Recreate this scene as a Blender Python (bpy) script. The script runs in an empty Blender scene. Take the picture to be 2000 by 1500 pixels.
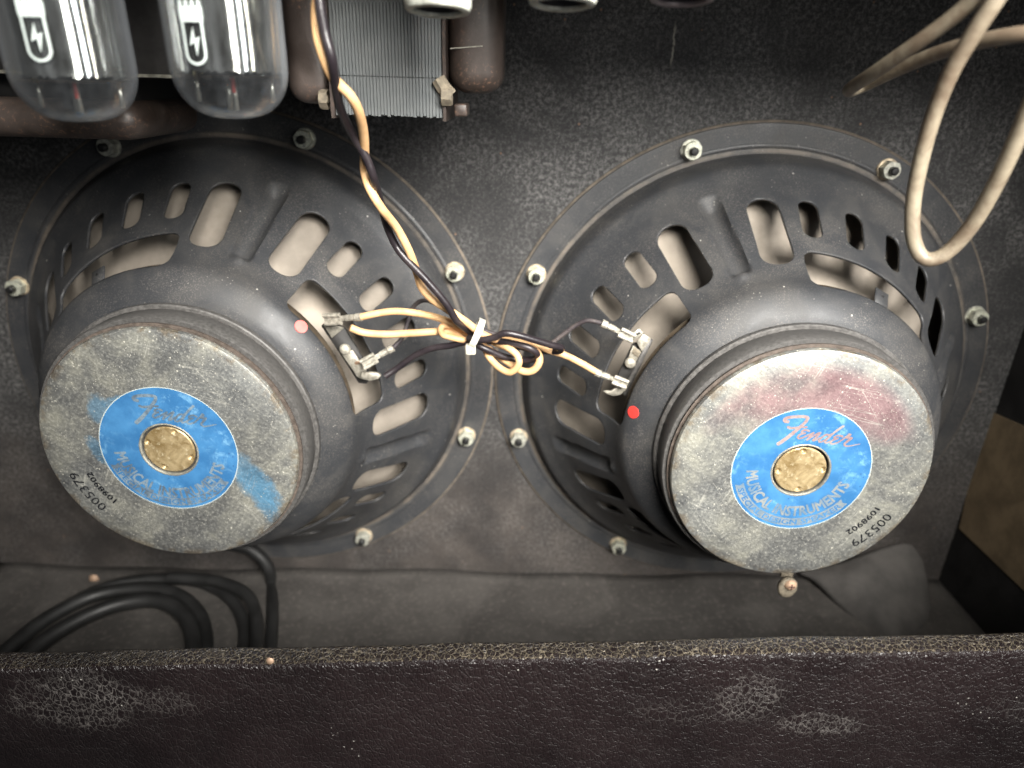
import bpy, bmesh, math, random
import numpy as np
from mathutils import Vector, Matrix
from math import cos, sin, pi, radians

random.seed(4)
S = 0.001                       # everything below is in millimetres
sc = bpy.context.scene
col = sc.collection

# ------------------------------------------------------------------ camera
CAM = np.array([172.195, -421.227, 174.603])
ROT = np.array([[0.999477, -0.00645035, -0.0316877],
                [0.01863326, 0.91575272, 0.40131004],
                [0.02642951, -0.40169061, 0.91539398]])   # columns: right, forward, up
FPX = 1363.94
cd = bpy.data.cameras.new("camera"); camo = bpy.data.objects.new("camera", cd); col.objects.link(camo)
cd.sensor_width = 36; cd.lens = FPX / 2000 * 36
cd.clip_start = 0.01; cd.clip_end = 50
M = Matrix.Identity(4)
for i in range(3):
    M[i][0] = ROT[i, 0]; M[i][1] = ROT[i, 2]; M[i][2] = -ROT[i, 1]; M[i][3] = CAM[i] * S
camo.matrix_world = M
sc.camera = camo
cd.dof.use_dof = True; cd.dof.focus_distance = 0.312; cd.dof.aperture_fstop = 6.2

# ------------------------------------------------------------------ light
w = bpy.data.worlds.new("World"); sc.world = w; w.use_nodes = True
bg = w.node_tree.nodes["Background"]
bg.inputs[0].default_value = (0.80, 0.88, 1.0, 1); bg.inputs[1].default_value = 0.042


def area(name, loc, target, sx, sy, power, color, spread=180):
    l = bpy.data.lights.new(name, 'AREA'); l.shape = 'RECTANGLE'; l.size = sx * S; l.size_y = sy * S
    l.energy = power; l.color = color; l.spread = radians(spread)
    o = bpy.data.objects.new(name, l); col.objects.link(o)
    o.location = Vector(loc) * S
    o.rotation_euler = (Vector(target) - Vector(loc)).to_track_quat('-Z', 'Y').to_euler()
    return o


# a tall window off to the right, two narrow bright gaps further right, soft light from above and left
area("window_light", (300, -640, 500), (185, 0, 85), 220, 380, 1.95, (1.0, 0.965, 0.90), 58)
area("window_light", (640, -930, 600), (190, -20, 80), 240, 420, 1.9, (1.0, 0.97, 0.92), 50)
area("window_light", (420, -640, 225), (60, -160, 150), 110, 150, .6, (1.0, 0.97, 0.92))
area("window_light", (760, -640, 400), (60, -160, 150), 90, 480, 1.5, (0.93, 0.97, 1.0))
area("window_light", (900, -470, 400), (60, -160, 150), 40, 480, .8, (1.0, 0.95, 0.80))
sc.view_settings.view_transform = 'Standard'; sc.view_settings.look = 'None'
sc.view_settings.exposure = 0.0; sc.view_settings.gamma = 1.0
try:
    sc.cycles.use_denoising = True
    sc.cycles.max_bounces = 10; sc.cycles.transparent_max_bounces = 12; sc.cycles.transmission_bounces = 10
    sc.cycles.caustics_reflective = False; sc.cycles.caustics_refractive = False
except Exception:
    pass


# ------------------------------------------------------------------ helpers
def ray(px, py):
    return ROT @ np.array([(px - 1000) / FPX, 1.0, -(py - 750) / FPX])


def at(px, py, y):
    """point of the photo's sight line that lies in the vertical plane y (mm)"""
    d = ray(px, py); t = (y - CAM[1]) / d[1]
    return Vector(CAM + t * d)


def atx(px, py, x):
    d = ray(px, py); t = (x - CAM[0]) / d[0]
    return Vector(CAM + t * d)


def link(o, parent=None):
    col.objects.link(o)
    if parent is not None: o.parent = parent
    return o


def mesh_obj(name, verts, faces, mat, parent=None, smooth=False, origin=None, auto=None):
    """verts in mm, in the parent's frame; origin in mm"""
    v = np.asarray(verts, float).reshape(-1, 3)
    o0 = np.zeros(3) if origin is None else np.array(origin, float)
    me = bpy.data.meshes.new(name)
    me.from_pydata([tuple(x) for x in (v - o0) * S], [], faces)
    me.validate()
    bm = bmesh.new(); bm.from_mesh(me); bmesh.ops.recalc_face_normals(bm, faces=bm.faces); bm.to_mesh(me); bm.free()
    if smooth:
        me.polygons.foreach_set('use_smooth', [True] * len(me.polygons))
        if auto is not None:
            me.set_sharp_from_angle(angle=radians(auto))
    me.materials.append(mat)
    o = bpy.data.objects.new(name, me); link(o, parent)
    o.location = Vector(o0) * S
    return o


def empty(name, loc, label, cat, group=None):
    o = bpy.data.objects.new(name, None); col.objects.link(o); o.location = Vector(loc) * S
    o.empty_display_size = 0.01
    return tag(o, label, cat, group)


def tag(o, label=None, cat=None, group=None, kind=None):
    if label: o['label'] = label
    if cat: o['category'] = cat
    if group: o['group'] = group
    if kind: o['kind'] = kind
    return o


class MB:
    def __init__(s): s.v = []; s.f = []
    def add(s, v, f):
        n = len(s.v); s.v += [tuple(x) for x in v]; s.f += [tuple(i + n for i in q) for q in f]
        return s


def frame(d):
    d = Vector(d).normalized()
    a = Vector((0, 0, 1)) if abs(d.z) < .9 else Vector((1, 0, 0))
    u = d.cross(a).normalized(); return u, d.cross(u).normalized(), d


def catmull(pts, n):
    P = [np.array(p, float) for p in pts]
    P = [2 * P[0] - P[1]] + P + [2 * P[-1] - P[-2]]
    out = []
    for i in range(1, len(P) - 2):
        a, b, c, d = P[i - 1:i + 3]
        for k in range(n):
            t = k / n
            out.append(.5 * (2 * b + (c - a) * t + (2 * a - 5 * b + 4 * c - d) * t * t + (3 * b - a - 3 * c + d) * t ** 3))
    out.append(P[-2]); return np.array(out)


def tube(pts, r, seg=14, n=8, taper=None):
    P = catmull(pts, n) if n > 1 else np.array([tuple(p) for p in pts], float)
    m = len(P); R = np.full(m, r, float) if np.isscalar(r) else np.interp(np.linspace(0, 1, m), np.linspace(0, 1, len(r)), r)
    T = np.gradient(P, axis=0); T /= np.linalg.norm(T, axis=1)[:, None] + 1e-9
    u, _, _ = frame(T[0]); u = np.array(u)
    vs = []
    for i in range(m):
        u = u - T[i] * (u @ T[i]); u /= np.linalg.norm(u) + 1e-9
        b = np.cross(T[i], u)
        for k in range(seg):
            a = 2 * pi * k / seg
            vs.append(P[i] + R[i] * (cos(a) * u + sin(a) * b))
    fs = [(i * seg + k, i * seg + (k + 1) % seg, (i + 1) * seg + (k + 1) % seg, (i + 1) * seg + k) for i in range(m - 1) for k in range(seg)]
    fs.append(tuple(range(seg - 1, -1, -1))); fs.append(tuple((m - 1) * seg + k for k in range(seg)))
    return vs, fs


def lathe(prof, seg=96, axis='y', c=(0, 0, 0), close=False):
    """prof: (r, h); h goes toward -y (axis y) or +z (axis z)"""
    vs = []; n = len(prof)
    for k in range(seg):
        a = 2 * pi * k / seg
        for r, h in prof:
            vs.append((c[0] + r * cos(a), c[1] - h, c[2] + r * sin(a)) if axis == 'y' else (c[0] + r * cos(a), c[1] + r * sin(a), c[2] + h))
    fs = []
    m = n if close else n - 1
    for k in range(seg):
        k2 = (k + 1) % seg
        for i in range(m):
            j = (i + 1) % n
            fs.append((k * n + i, k * n + j, k2 * n + j, k2 * n + i))
    return vs, fs


def box(lo, hi):
    x0, y0, z0 = lo; x1, y1, z1 = hi
    return [(x0, y0, z0), (x1, y0, z0), (x1, y1, z0), (x0, y1, z0), (x0, y0, z1), (x1, y0, z1), (x1, y1, z1), (x0, y1, z1)], \
        [(0, 3, 2, 1), (4, 5, 6, 7), (0, 1, 5, 4), (1, 2, 6, 5), (2, 3, 7, 6), (3, 0, 4, 7)]


def bar(p0, p1, wd, th, nrm=(0, -1, 0)):
    """box from p0 to p1, width wd across, thickness th along nrm"""
    p0 = Vector(p0); p1 = Vector(p1); d = (p1 - p0).normalized(); n = Vector(nrm)
    n = (n - d * n.dot(d)).normalized(); s = d.cross(n)
    v = []
    for p in (p0, p1):
        for a, b in ((-1, -1), (1, -1), (1, 1), (-1, 1)):
            v.append(p + s * (a * wd / 2) + n * (b * th / 2))
    return v, [(3, 2, 1, 0), (4, 5, 6, 7), (0, 1, 5, 4), (1, 2, 6, 5), (2, 3, 7, 6), (3, 0, 4, 7)]


def bevelled(name, v, f, mat, r, seg=3, parent=None, sub=None, origin=None):
    me = bpy.data.meshes.new(name); me.from_pydata([tuple(Vector(x)) for x in v], [], f)
    bm = bmesh.new(); bm.from_mesh(me); bmesh.ops.recalc_face_normals(bm, faces=bm.faces)
    bmesh.ops.bevel(bm, geom=bm.edges[:], offset=r, segments=seg, profile=.5, affect='EDGES', clamp_overlap=True)
    if sub: bmesh.ops.subdivide_edges(bm, edges=[e for e in bm.edges if e.calc_length() > sub], cuts=6, use_grid_fill=True)
    vv = [tuple(x.co) for x in bm.verts]; ff = [tuple(q.index for q in p.verts) for p in bm.faces]; bm.free()
    bpy.data.meshes.remove(me)
    return mesh_obj(name, vv, ff, mat, parent, True, origin, 50)


def clip_grid(nu, nv, sdf, fmap, wrap=False):
    """keep the part of an nu x nv grid where sdf>0, cut exactly along the zero line.
    sdf: array (nu,nv); fmap(i,j float arrays)->points"""
    verts = []; idx = {}
    ij = []
    def vert(key, i, j):
        if key not in idx: idx[key] = len(ij); ij.append((i, j))
        return idx[key]
    faces = []; nuc = nu if wrap else nu - 1
    pos = sdf > 0
    for i in range(nuc):
        i2 = (i + 1) % nu
        for j in range(nv - 1):
            c = ((i, j), (i2, j), (i2, j + 1), (i, j + 1)); cc = ((i, j), (i + 1, j), (i + 1, j + 1), (i, j + 1))
            p = [pos[a] for a in c]
            if not any(p): continue
            if all(p):
                faces.append(tuple(vert(c[k], *c[k]) for k in range(4))); continue
            poly = []
            for k in range(4):
                a, b = c[k], c[(k + 1) % 4]
                if p[k]: poly.append(vert(a, *a))
                if p[k] != p[(k + 1) % 4]:
                    key = (a, b) if a < b else (b, a)
                    da, db = sdf[a], sdf[b]; t = da / (da - db); t = min(max(t, .04), .96)
                    A, B = cc[k], cc[(k + 1) % 4]
                    poly.append(vert(key, A[0] + (B[0] - A[0]) * t, A[1] + (B[1] - A[1]) * t))
            if len(poly) > 2: faces.append(tuple(poly))
    a = np.array(ij, float)
    return fmap(a[:, 0], a[:, 1]), faces


# ------------------------------------------------------------------ materials
class NT:
    def __init__(s, name):
        s.m = bpy.data.materials.new(name); s.m.use_nodes = True; s.t = s.m.node_tree
        s.b = s.t.nodes["Principled BSDF"]; s.c = s.n('ShaderNodeTexCoord')
    def n(s, k, **kw):
        x = s.t.nodes.new(k)
        for a, b in kw.items(): setattr(x, a, b)
        return x
    def l(s, a, b): s.t.links.new(a, b)
    def put(s, inp, v):
        if isinstance(v, bpy.types.NodeSocket): s.l(v, inp)
        elif isinstance(v, (tuple, list)) and len(v) == 3 and inp.type == 'RGBA': inp.default_value = (*v, 1)
        else: inp.default_value = v
    def math(s, op, a, b=0.0, clamp=False):
        x = s.n('ShaderNodeMath', operation=op, use_clamp=clamp); s.put(x.inputs[0], a); s.put(x.inputs[1], b); return x.outputs[0]
    def coord(s, scale=(1, 1, 1), rot=(0, 0, 0)):
        src = s.c.outputs['Object']
        if any(rot):                                    # turn first, stretch afterwards
            r = s.n('ShaderNodeMapping'); s.l(src, r.inputs[0]); r.inputs['Rotation'].default_value = rot; src = r.outputs[0]
        x = s.n('ShaderNodeMapping'); s.l(src, x.inputs[0]); x.inputs['Scale'].default_value = scale
        return x.outputs[0]
    def noise(s, scale, detail=4, rough=.6, co=None, dist=0.0):
        x = s.n('ShaderNodeTexNoise'); s.l(co or s.c.outputs['Object'], x.inputs['Vector'])
        x.inputs['Scale'].default_value = scale; x.inputs['Detail'].default_value = detail; x.inputs['Roughness'].default_value = rough
        x.inputs['Distortion'].default_value = dist
        return x.outputs['Fac']
    def voro(s, scale, feature='F1', co=None, rnd=1.0):
        x = s.n('ShaderNodeTexVoronoi', feature=feature); s.put(x.inputs['Vector'], co or s.c.outputs['Object']); x.inputs['Scale'].default_value = scale
        x.inputs['Randomness'].default_value = rnd
        return x.outputs['Distance']
    def ramp(s, f, lo, hi, a=0.0, b=1.0, smooth=True):
        x = s.n('ShaderNodeMapRange', interpolation_type='SMOOTHSTEP' if smooth else 'LINEAR'); s.put(x.inputs[0], f)
        for i, q in enumerate((lo, hi, a, b)): x.inputs[1 + i].default_value = q
        return x.outputs[0]
    def mix(s, f, a, b):
        x = s.n('ShaderNodeMix', data_type='RGBA'); s.put(x.inputs[0], f); s.put(x.inputs[6], a); s.put(x.inputs[7], b); return x.outputs[2]
    def bump(s, h, strength=.3, dist=.0005):
        x = s.n('ShaderNodeBump'); s.put(x.inputs['Height'], h); x.inputs['Strength'].default_value = strength; x.inputs['Distance'].default_value = dist
        s.l(x.outputs[0], s.b.inputs['Normal']); return x
    def sep(s):
        x = s.n('ShaderNodeSeparateXYZ'); s.l(s.c.outputs['Object'], x.inputs[0]); return x.outputs
    def set(s, color=None, rough=None, metal=None, **kw):
        if color is not None: s.put(s.b.inputs['Base Color'], color)
        if rough is not None: s.put(s.b.inputs['Roughness'], rough)
        if metal is not None: s.put(s.b.inputs['Metallic'], metal)
        for k, v in kw.items(): s.put(s.b.inputs[k.replace('_', ' ')], v)
        return s.m


def simple(name, color, rough=.5, metal=0.0, var=.35, scale=120, bump=.15, dist=.0003, spec=.5):
    t = NT(name); f = t.noise(scale, 5, .65)
    f2 = t.ramp(f, .3, .7)
    c = t.mix(f2, tuple(x * (1 - var) for x in color), tuple(min(1, x * (1 + var)) for x in color))
    t.bump(f, bump, dist); t.set(c, t.ramp(f, .3, .7, rough * .85, min(1, rough * 1.15)), metal)
    t.b.inputs['Specular IOR Level'].default_value = spec
    return t.m


def m_basket():
    t = NT("black_enamel_dusty")
    x = t.sep(); r = t.math('SQRT', t.math('ADD', t.math('MULTIPLY', x[0], x[0]), t.math('MULTIPLY', x[2], x[2])))
    big = t.noise(28, 5, .65, dist=.6); fine = t.noise(1500, 2, .5); sp = t.voro(420)
    speck = t.math('MULTIPLY', t.ramp(sp, .0, .17, 1, 0), t.ramp(t.noise(90, 2, .5), .52, .66))
    grime = t.ramp(big, .42, .75, 0, .62)
    # dust ring where the shoulder meets the flange
    rr = t.math('ABSOLUTE', t.math('SUBTRACT', r, .1405)); ring = t.math('MULTIPLY', t.ramp(rr, .0, .0022, 1, 0), t.ramp(t.noise(60, 3, .6), .35, .62, .25, 1))
    gn = t.math('MULTIPLY', t.ramp(fine, .50, .68), t.ramp(t.noise(35, 3, .6), .35, .65, .1, .55))
    c = t.mix(grime, (.034, .036, .040), (.080, .076, .071))
    c = t.mix(gn, c, (.17, .155, .14))
    c = t.mix(t.math('MULTIPLY', ring, .7), c, (.20, .165, .13))
    c = t.mix(speck, c, (.42, .40, .36))
    sp2 = t.math('MULTIPLY', t.ramp(t.voro(125), .03, .075, 1, 0), t.ramp(t.noise(55, 2, .5), .52, .58))
    c = t.mix(sp2, c, (.55, .53, .48))
    t.bump(t.noise(420, 4, .6), .18, .0004)
    t.set(c, t.ramp(big, .35, .7, .42, .60), 0.0)
    return t.m


def m_zinc(name, smear=None, tint=None):
    """dull zinc plate: scratches, freckles, blotches"""
    t = NT(name)
    x = t.sep()
    br = t.noise(260, 5, .7, co=t.coord((1, 1, .09), (0, radians(62), 0)))
    br2 = t.noise(900, 3, .7, co=t.coord((1, 1, .05), (0, radians(48), 0)))
    blot = t.noise(34, 6, .68, dist=.4); blot2 = t.noise(15, 3, .6)
    f = t.noise(650, 4, .75)
    c = t.mix(t.ramp(blot, .36, .66), (.27, .275, .27), (.36, .355, .30))
    c = t.mix(t.ramp(blot2, .42, .62, 0, .55), c, (.24, .255, .27))
    c = t.mix(t.ramp(br, .44, .62, 0, .30), c, (.17, .175, .18))
    c = t.mix(t.ramp(br2, .52, .62, 0, .16), c, (.52, .51, .47))
    c = t.mix(t.ramp(f, .52, .64, 0, .28), c, (.50, .49, .41))
    c = t.mix(t.ramp(f, .34, .44, .35, 0), c, (.13, .13, .12))
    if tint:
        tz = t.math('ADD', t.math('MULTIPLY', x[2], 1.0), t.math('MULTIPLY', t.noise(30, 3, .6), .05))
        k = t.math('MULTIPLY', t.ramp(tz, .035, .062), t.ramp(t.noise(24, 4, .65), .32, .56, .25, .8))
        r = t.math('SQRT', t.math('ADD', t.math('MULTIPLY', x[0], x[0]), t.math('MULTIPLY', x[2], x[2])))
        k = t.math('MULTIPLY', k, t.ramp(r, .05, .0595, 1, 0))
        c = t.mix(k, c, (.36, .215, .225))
    for (sx, sz, ang, a, b) in smear or ():
        dx = t.math('SUBTRACT', x[0], sx * S); dz = t.math('SUBTRACT', x[2], sz * S)
        u = t.math('ADD', t.math('MULTIPLY', dx, cos(ang) / (a * S)), t.math('MULTIPLY', dz, sin(ang) / (a * S)))
        v = t.math('ADD', t.math('MULTIPLY', dx, -sin(ang) / (b * S)), t.math('MULTIPLY', dz, cos(ang) / (b * S)))
        q = t.math('SQRT', t.math('ADD', t.math('MULTIPLY', u, u), t.math('MULTIPLY', v, v)))
        q = t.math('ADD', q, t.math('MULTIPLY', t.math('SUBTRACT', t.noise(180, 4, .7), .5), 1.1))
        c = t.mix(t.ramp(q, .55, 1.05, .62, 0), c, (.13, .33, .52))
    dust = t.math('ADD', t.ramp(blot, .33, .68, .24, .46), t.ramp(f, .48, .64, 0, .3))
    # pale oxide freckles
    for scl, th, lo, hi in ((230, .14, .50, .58), (420, .19, .49, .60), (760, .22, .44, .56)):
        k = t.math('MULTIPLY', t.ramp(t.voro(scl), th * .35, th, 1, 0), t.ramp(t.noise(60 + scl * .08, 3, .6), lo, hi))
        c = t.mix(k, c, (.64, .62, .53)); dust = t.math('MAXIMUM', dust, k)
    for rot_, wx in ((radians(35), 60), (radians(-22), 75), (radians(78), 50)):
        sc1 = t.noise(wx * 2.2, 2, .5, co=t.coord((1, 1, .035), (0, rot_, 0)))
        c = t.mix(t.math('MULTIPLY', t.ramp(t.math('ABSOLUTE', t.math('SUBTRACT', sc1, .5)), .0, .006, .55, 0), t.ramp(t.noise(30, 2, .5), .52, .62)), c, (.66, .65, .58))
    rr = t.math('SQRT', t.math('ADD', t.math('MULTIPLY', x[0], x[0]), t.math('MULTIPLY', x[2], x[2])))
    c = t.mix(t.math('MULTIPLY', t.ramp(rr, .0585, .0632), t.ramp(t.noise(130, 4, .7), .46, .62, 0, .7)), c, (.22, .17, .11))
    pit = t.math('MULTIPLY', t.ramp(t.voro(500), .05, .16, 1, 0), t.ramp(t.noise(45, 3, .6), .55, .62))
    c = t.mix(pit, c, (.10, .09, .07))
    h = t.math('ADD', t.math('MULTIPLY', br, .5), t.math('ADD', t.math('MULTIPLY', br2, .5), f))
    t.bump(h, .35, .0003)
    t.set(c, t.ramp(blot, .3, .7, .42, .60), t.math('SUBTRACT', 1.0, dust, True))
    return t.m


def m_blue():
    t = NT("blue_label_paint")
    n1 = t.noise(60, 5, .65); n2 = t.noise(170, 4, .7, dist=.5)
    c = t.mix(t.ramp(n1, .35, .68), (.034, .140, .32), (.060, .215, .44))
    c = t.mix(t.math('MULTIPLY', t.ramp(n2, .50, .68, 0, .7), t.ramp(t.noise(40, 2, .5), .42, .60)), c, (.20, .42, .62))
    c = t.mix(t.math('MULTIPLY', t.ramp(t.voro(300), .03, .16, 1, 0), t.ramp(t.noise(90, 2, .5), .52, .6)), c, (.03, .08, .2))
    t.bump(n2, .08, .0002); t.set(c, t.ramp(n1, .3, .7, .34, .5), 0.0)
    return t.m


def m_letter(name, a, b):
    t = NT(name); n = t.noise(150, 4, .7)
    t.set(t.mix(t.ramp(n, .38, .62), a, b), .4, .45); return t.m


def m_gold():
    t = NT("tarnished_brass"); n = t.noise(110, 6, .7, dist=.8); f = t.noise(420, 5, .75)
    c = t.mix(t.ramp(n, .32, .68), (.26, .175, .07), (.60, .47, .27))
    c = t.mix(t.ramp(f, .55, .68, 0, .8), c, (.80, .70, .48))
    t.bump(f, .5, .0004); t.set(c, .45, .45); return t.m


def m_baffle():
    t = NT("speckled_black_board")
    a = t.noise(900, 3, .6); b = t.noise(430, 6, .8); big = t.noise(16, 6, .68, dist=.5)
    k = t.math('MULTIPLY', t.ramp(b, .42, .66), t.ramp(big, .36, .60, .12, 1))
    c = t.mix(k, (.021, .021, .022), (.17, .166, .162))
    c = t.mix(t.ramp(a, .54, .70, 0, .5), c, (.17, .16, .15))
    c = t.mix(t.math('MULTIPLY', t.ramp(t.voro(70), .03, .06, 1, 0), .8), c, (.26, .15, .09))
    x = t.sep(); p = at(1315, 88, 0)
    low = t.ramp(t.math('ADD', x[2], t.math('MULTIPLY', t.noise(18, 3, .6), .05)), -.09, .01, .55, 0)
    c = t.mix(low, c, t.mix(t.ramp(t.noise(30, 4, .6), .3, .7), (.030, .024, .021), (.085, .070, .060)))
    dx = t.math('ABSOLUTE', t.math('ADD', t.math('SUBTRACT', x[0], p.x * S), t.math('MULTIPLY', t.math('SUBTRACT', t.noise(190, 4, .7), .5), .0035)))
    dz = t.math('ABSOLUTE', t.math('SUBTRACT', x[2], p.z * S))
    c = t.mix(t.math('MULTIPLY', t.ramp(dx, .0002, .0008, .8, 0), t.math('MULTIPLY', t.ramp(dz, .004, .013, 1, 0), t.ramp(t.noise(300, 3, .6), .35, .55))), c, (.45, .43, .36))
    t.bump(b, .3, .0005); t.set(c, .72, 0.0); return t.m


# faded patches of the vinyl: centre x, z, half widths, strength
DUST = [(-185, -22, 26, 9, .30), (-190, -36, 34, 14, .38), (-150, -30, 24, 10, .22), (100, -14, 18, 16, .30), (132, -30, 24, 8, .34), (78, -26, 30, 8, .12), (235, -16, 40, 12, .16)]


def m_tolex(name, crack, cs, top=False):
    t = NT(name)
    nz = t.n('ShaderNodeTexNoise'); t.l(t.c.outputs['Object'], nz.inputs['Vector']); nz.inputs['Scale'].default_value = 260; nz.inputs['Detail'].default_value = 3
    mp = t.n('ShaderNodeVectorMath', operation='SCALE'); t.l(nz.outputs['Color'], mp.inputs[0]); mp.inputs[3].default_value = .0026
    st = t.coord((1.0, 1.0, .60 if not top else .9))
    ad = t.n('ShaderNodeVectorMath', operation='ADD'); t.l(st, ad.inputs[0]); t.l(mp.outputs[0], ad.inputs[1])
    d = t.voro(cs, 'DISTANCE_TO_EDGE', ad.outputs[0]); d2 = t.voro(cs * 1.9, 'DISTANCE_TO_EDGE', ad.outputs[0])
    e = t.ramp(d, .0, .16); e2 = t.ramp(d2, .0, .14)
    h = t.math('ADD', e, t.math('MULTIPLY', e2, .45))
    big = t.noise(9, 4, .6, co=t.coord((1, 1, 1))); med = t.noise(38, 4, .7)
    x = t.sep()
    if top:
        dust = t.math('MULTIPLY', t.ramp(big, .30, .55, .35, .85), t.ramp(x[0], -.30, .05, .35, 1.0))
    else:
        dust = t.math('MULTIPLY', t.ramp(med, .36, .60), .035)
        for (cx_, cz_, ax_, az_, am) in DUST:
            u = t.math('DIVIDE', t.math('SUBTRACT', x[0], cx_ * S), ax_ * S); v = t.math('DIVIDE', t.math('SUBTRACT', x[2], cz_ * S), az_ * S)
            q = t.math('ADD', t.math('SQRT', t.math('ADD', t.math('MULTIPLY', u, u), t.math('MULTIPLY', v, v))), t.math('MULTIPLY', t.math('SUBTRACT', med, .5), 1.8))
            dust = t.math('ADD', dust, t.ramp(q, .35, 1.15, am, 0))
    base = t.mix(t.ramp(big, .35, .65), (.0085, .0058, .0062), (.016, .0105, .011))
    line = t.math('MULTIPLY', t.ramp(d, .02, .085 if not top else .10, 1, 0), dust, True)
    c = t.mix(line, base, crack)
    flake = t.math('MULTIPLY', t.math('MULTIPLY', t.ramp(t.noise(520, 4, .75), .50, .60), t.ramp(dust, .10, .32)), .22 if not top else .15)
    c = t.mix(flake, c, crack)
    sp = t.math('MULTIPLY', t.ramp(t.voro(260), .02, .13, 1, 0), t.ramp(t.noise(26, 2, .5), .60, .66))
    c = t.mix(sp, c, (.5, .48, .44))
    t.bump(h, .5 if not top else .8, .0010)
    t.set(c, t.ramp(t.noise(120, 4, .6), .3, .7, .27, .46), 0.0)
    t.b.inputs['Specular IOR Level'].default_value = .38
    return t.m


def m_floor():
    t = NT("dusty_black_vinyl"); a = t.noise(22, 5, .65, dist=.5); b = t.noise(300, 4, .7)
    c = t.mix(t.ramp(a, .30, .70), (.046, .042, .039), (.086, .079, .073))
    c = t.mix(t.ramp(b, .5, .7, 0, .5), c, (.15, .135, .12))
    t.bump(b, .3, .0004); t.set(c, .8, 0.0); return t.m


def m_bell():
    t = NT("rusty_brown_lacquer"); a = t.noise(24, 5, .65, dist=.6); b = t.noise(230, 5, .75)
    c = t.mix(t.ramp(a, .35, .65), (.034, .025, .021), (.080, .062, .054))
    r = t.math('MULTIPLY', t.ramp(t.noise(650, 4, .7), .54, .66), t.ramp(t.noise(30, 3, .6), .38, .60))
    c = t.mix(r, c, (.19, .115, .08))
    t.bump(b, .35, .0005); t.set(c, t.ramp(a, .3, .7, .36, .55), 0.0); return t.m


def m_lam():
    t = NT("grey_lacquered_steel"); a = t.noise(22, 4, .6); b = t.noise(260, 5, .7, co=t.coord((1, 1, .2)))
    c = t.mix(t.ramp(a, .3, .7), (.12, .13, .135), (.21, .22, .22))
    k = t.math('MULTIPLY', t.ramp(b, .52, .68), t.ramp(t.noise(34, 2, .5), .54, .66))
    c = t.mix(k, c, (.30, .15, .08))
    t.bump(b, .4, .0003); t.set(c, .42, .45); return t.m


def m_glass():
    t = NT("clear_tube_glass")
    lw = t.n('ShaderNodeLayerWeight'); lw.inputs[0].default_value = .5
    tr = t.n('ShaderNodeBsdfTransparent'); tr.inputs[0].default_value = (.96, .97, .97, 1)
    gl = t.n('ShaderNodeBsdfGlossy'); gl.inputs[0].default_value = (1, 1, 1, 1); gl.inputs['Roughness'].default_value = .03
    mx = t.n('ShaderNodeMixShader'); k = t.math('ADD', t.math('MULTIPLY', t.math('POWER', lw.outputs['Facing'], 3.2), .75), .045)
    t.put(mx.inputs[0], k); t.l(tr.outputs[0], mx.inputs[1]); t.l(gl.outputs[0], mx.inputs[2]); df = t.n('ShaderNodeBsdfDiffuse'); df.inputs[0].default_value = (.55, .58, .62, 1); m2 = t.n('ShaderNodeMixShader')
    t.put(m2.inputs[0], t.math('ADD', t.math('MULTIPLY', t.math('POWER', lw.outputs['Facing'], 3.2), .42), t.ramp(t.noise(45, 5, .7), .45, .75, .005, .03)))
    t.l(mx.outputs[0], m2.inputs[1]); t.l(df.outputs[0], m2.inputs[2]); t.l(m2.outputs[0], t.t.nodes['Material Output'].inputs[0])
    return t.m


def m_getter():
    t = NT("silver_getter_flash"); x = t.sep()
    n = t.noise(55, 5, .7, co=t.coord((1, 1, .35)), dist=.8)
    n2 = t.noise(260, 3, .6, co=t.coord((1, 1, .03)))  # vertical streaks put into the colour, standing for mirrored light and dark
    c = t.mix(t.ramp(t.math('MULTIPLY', t.math('ADD', n, n2), .5), .42, .58), (.20, .19, .17), (.90, .90, .88))
    tr = t.n('ShaderNodeBsdfTransparent'); tr.inputs[0].default_value = (.78, .70, .46, 1)
    mx = t.n('ShaderNodeMixShader'); out = t.t.nodes['Material Output']
    # the mirror thins out towards its left side and lower rim
    ang = t.math('DIVIDE', x[0], .018)
    e = t.math('ADD', t.math('SUBTRACT', ang, t.math('MULTIPLY', x[2], -4.0)), t.math('MULTIPLY', t.math('SUBTRACT', n, .5), .9))
    t.put(mx.inputs[0], t.ramp(e, -.62, -.18, .82, .06))
    t.l(t.b.outputs[0], mx.inputs[1]); t.l(tr.outputs[0], mx.inputs[2]); t.l(mx.outputs[0], out.inputs[0])
    t.bump(t.noise(40, 3, .6, co=t.coord((1, 1, .15))), .35, .0015)
    t.set(c, .08, .95); return t.m


def m_wire(name, col1, col2, rough, bump=.1, sc_=90):
    t = NT(name); n = t.noise(sc_, 4, .65); f = t.noise(900, 3, .6)
    t.bump(f, bump, .0004); t.set(t.mix(t.ramp(n, .42, .68), col1, col2), rough, 0.0); return t.m


def m_cord():
    t = NT("aged_beige_rubber"); n = t.noise(34, 5, .7, dist=.5); f = t.noise(300, 4, .7)
    c = t.mix(t.ramp(n, .38, .62), (.28, .24, .175), (.15, .112, .078))
    c = t.mix(t.math('MULTIPLY', t.ramp(f, .50, .66), t.ramp(t.noise(55, 3, .6), .45, .65, .0, .45)), c, (.07, .045, .03))
    t.bump(f, .15, .0003); t.set(c, .5, 0.0); return t.m


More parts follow.
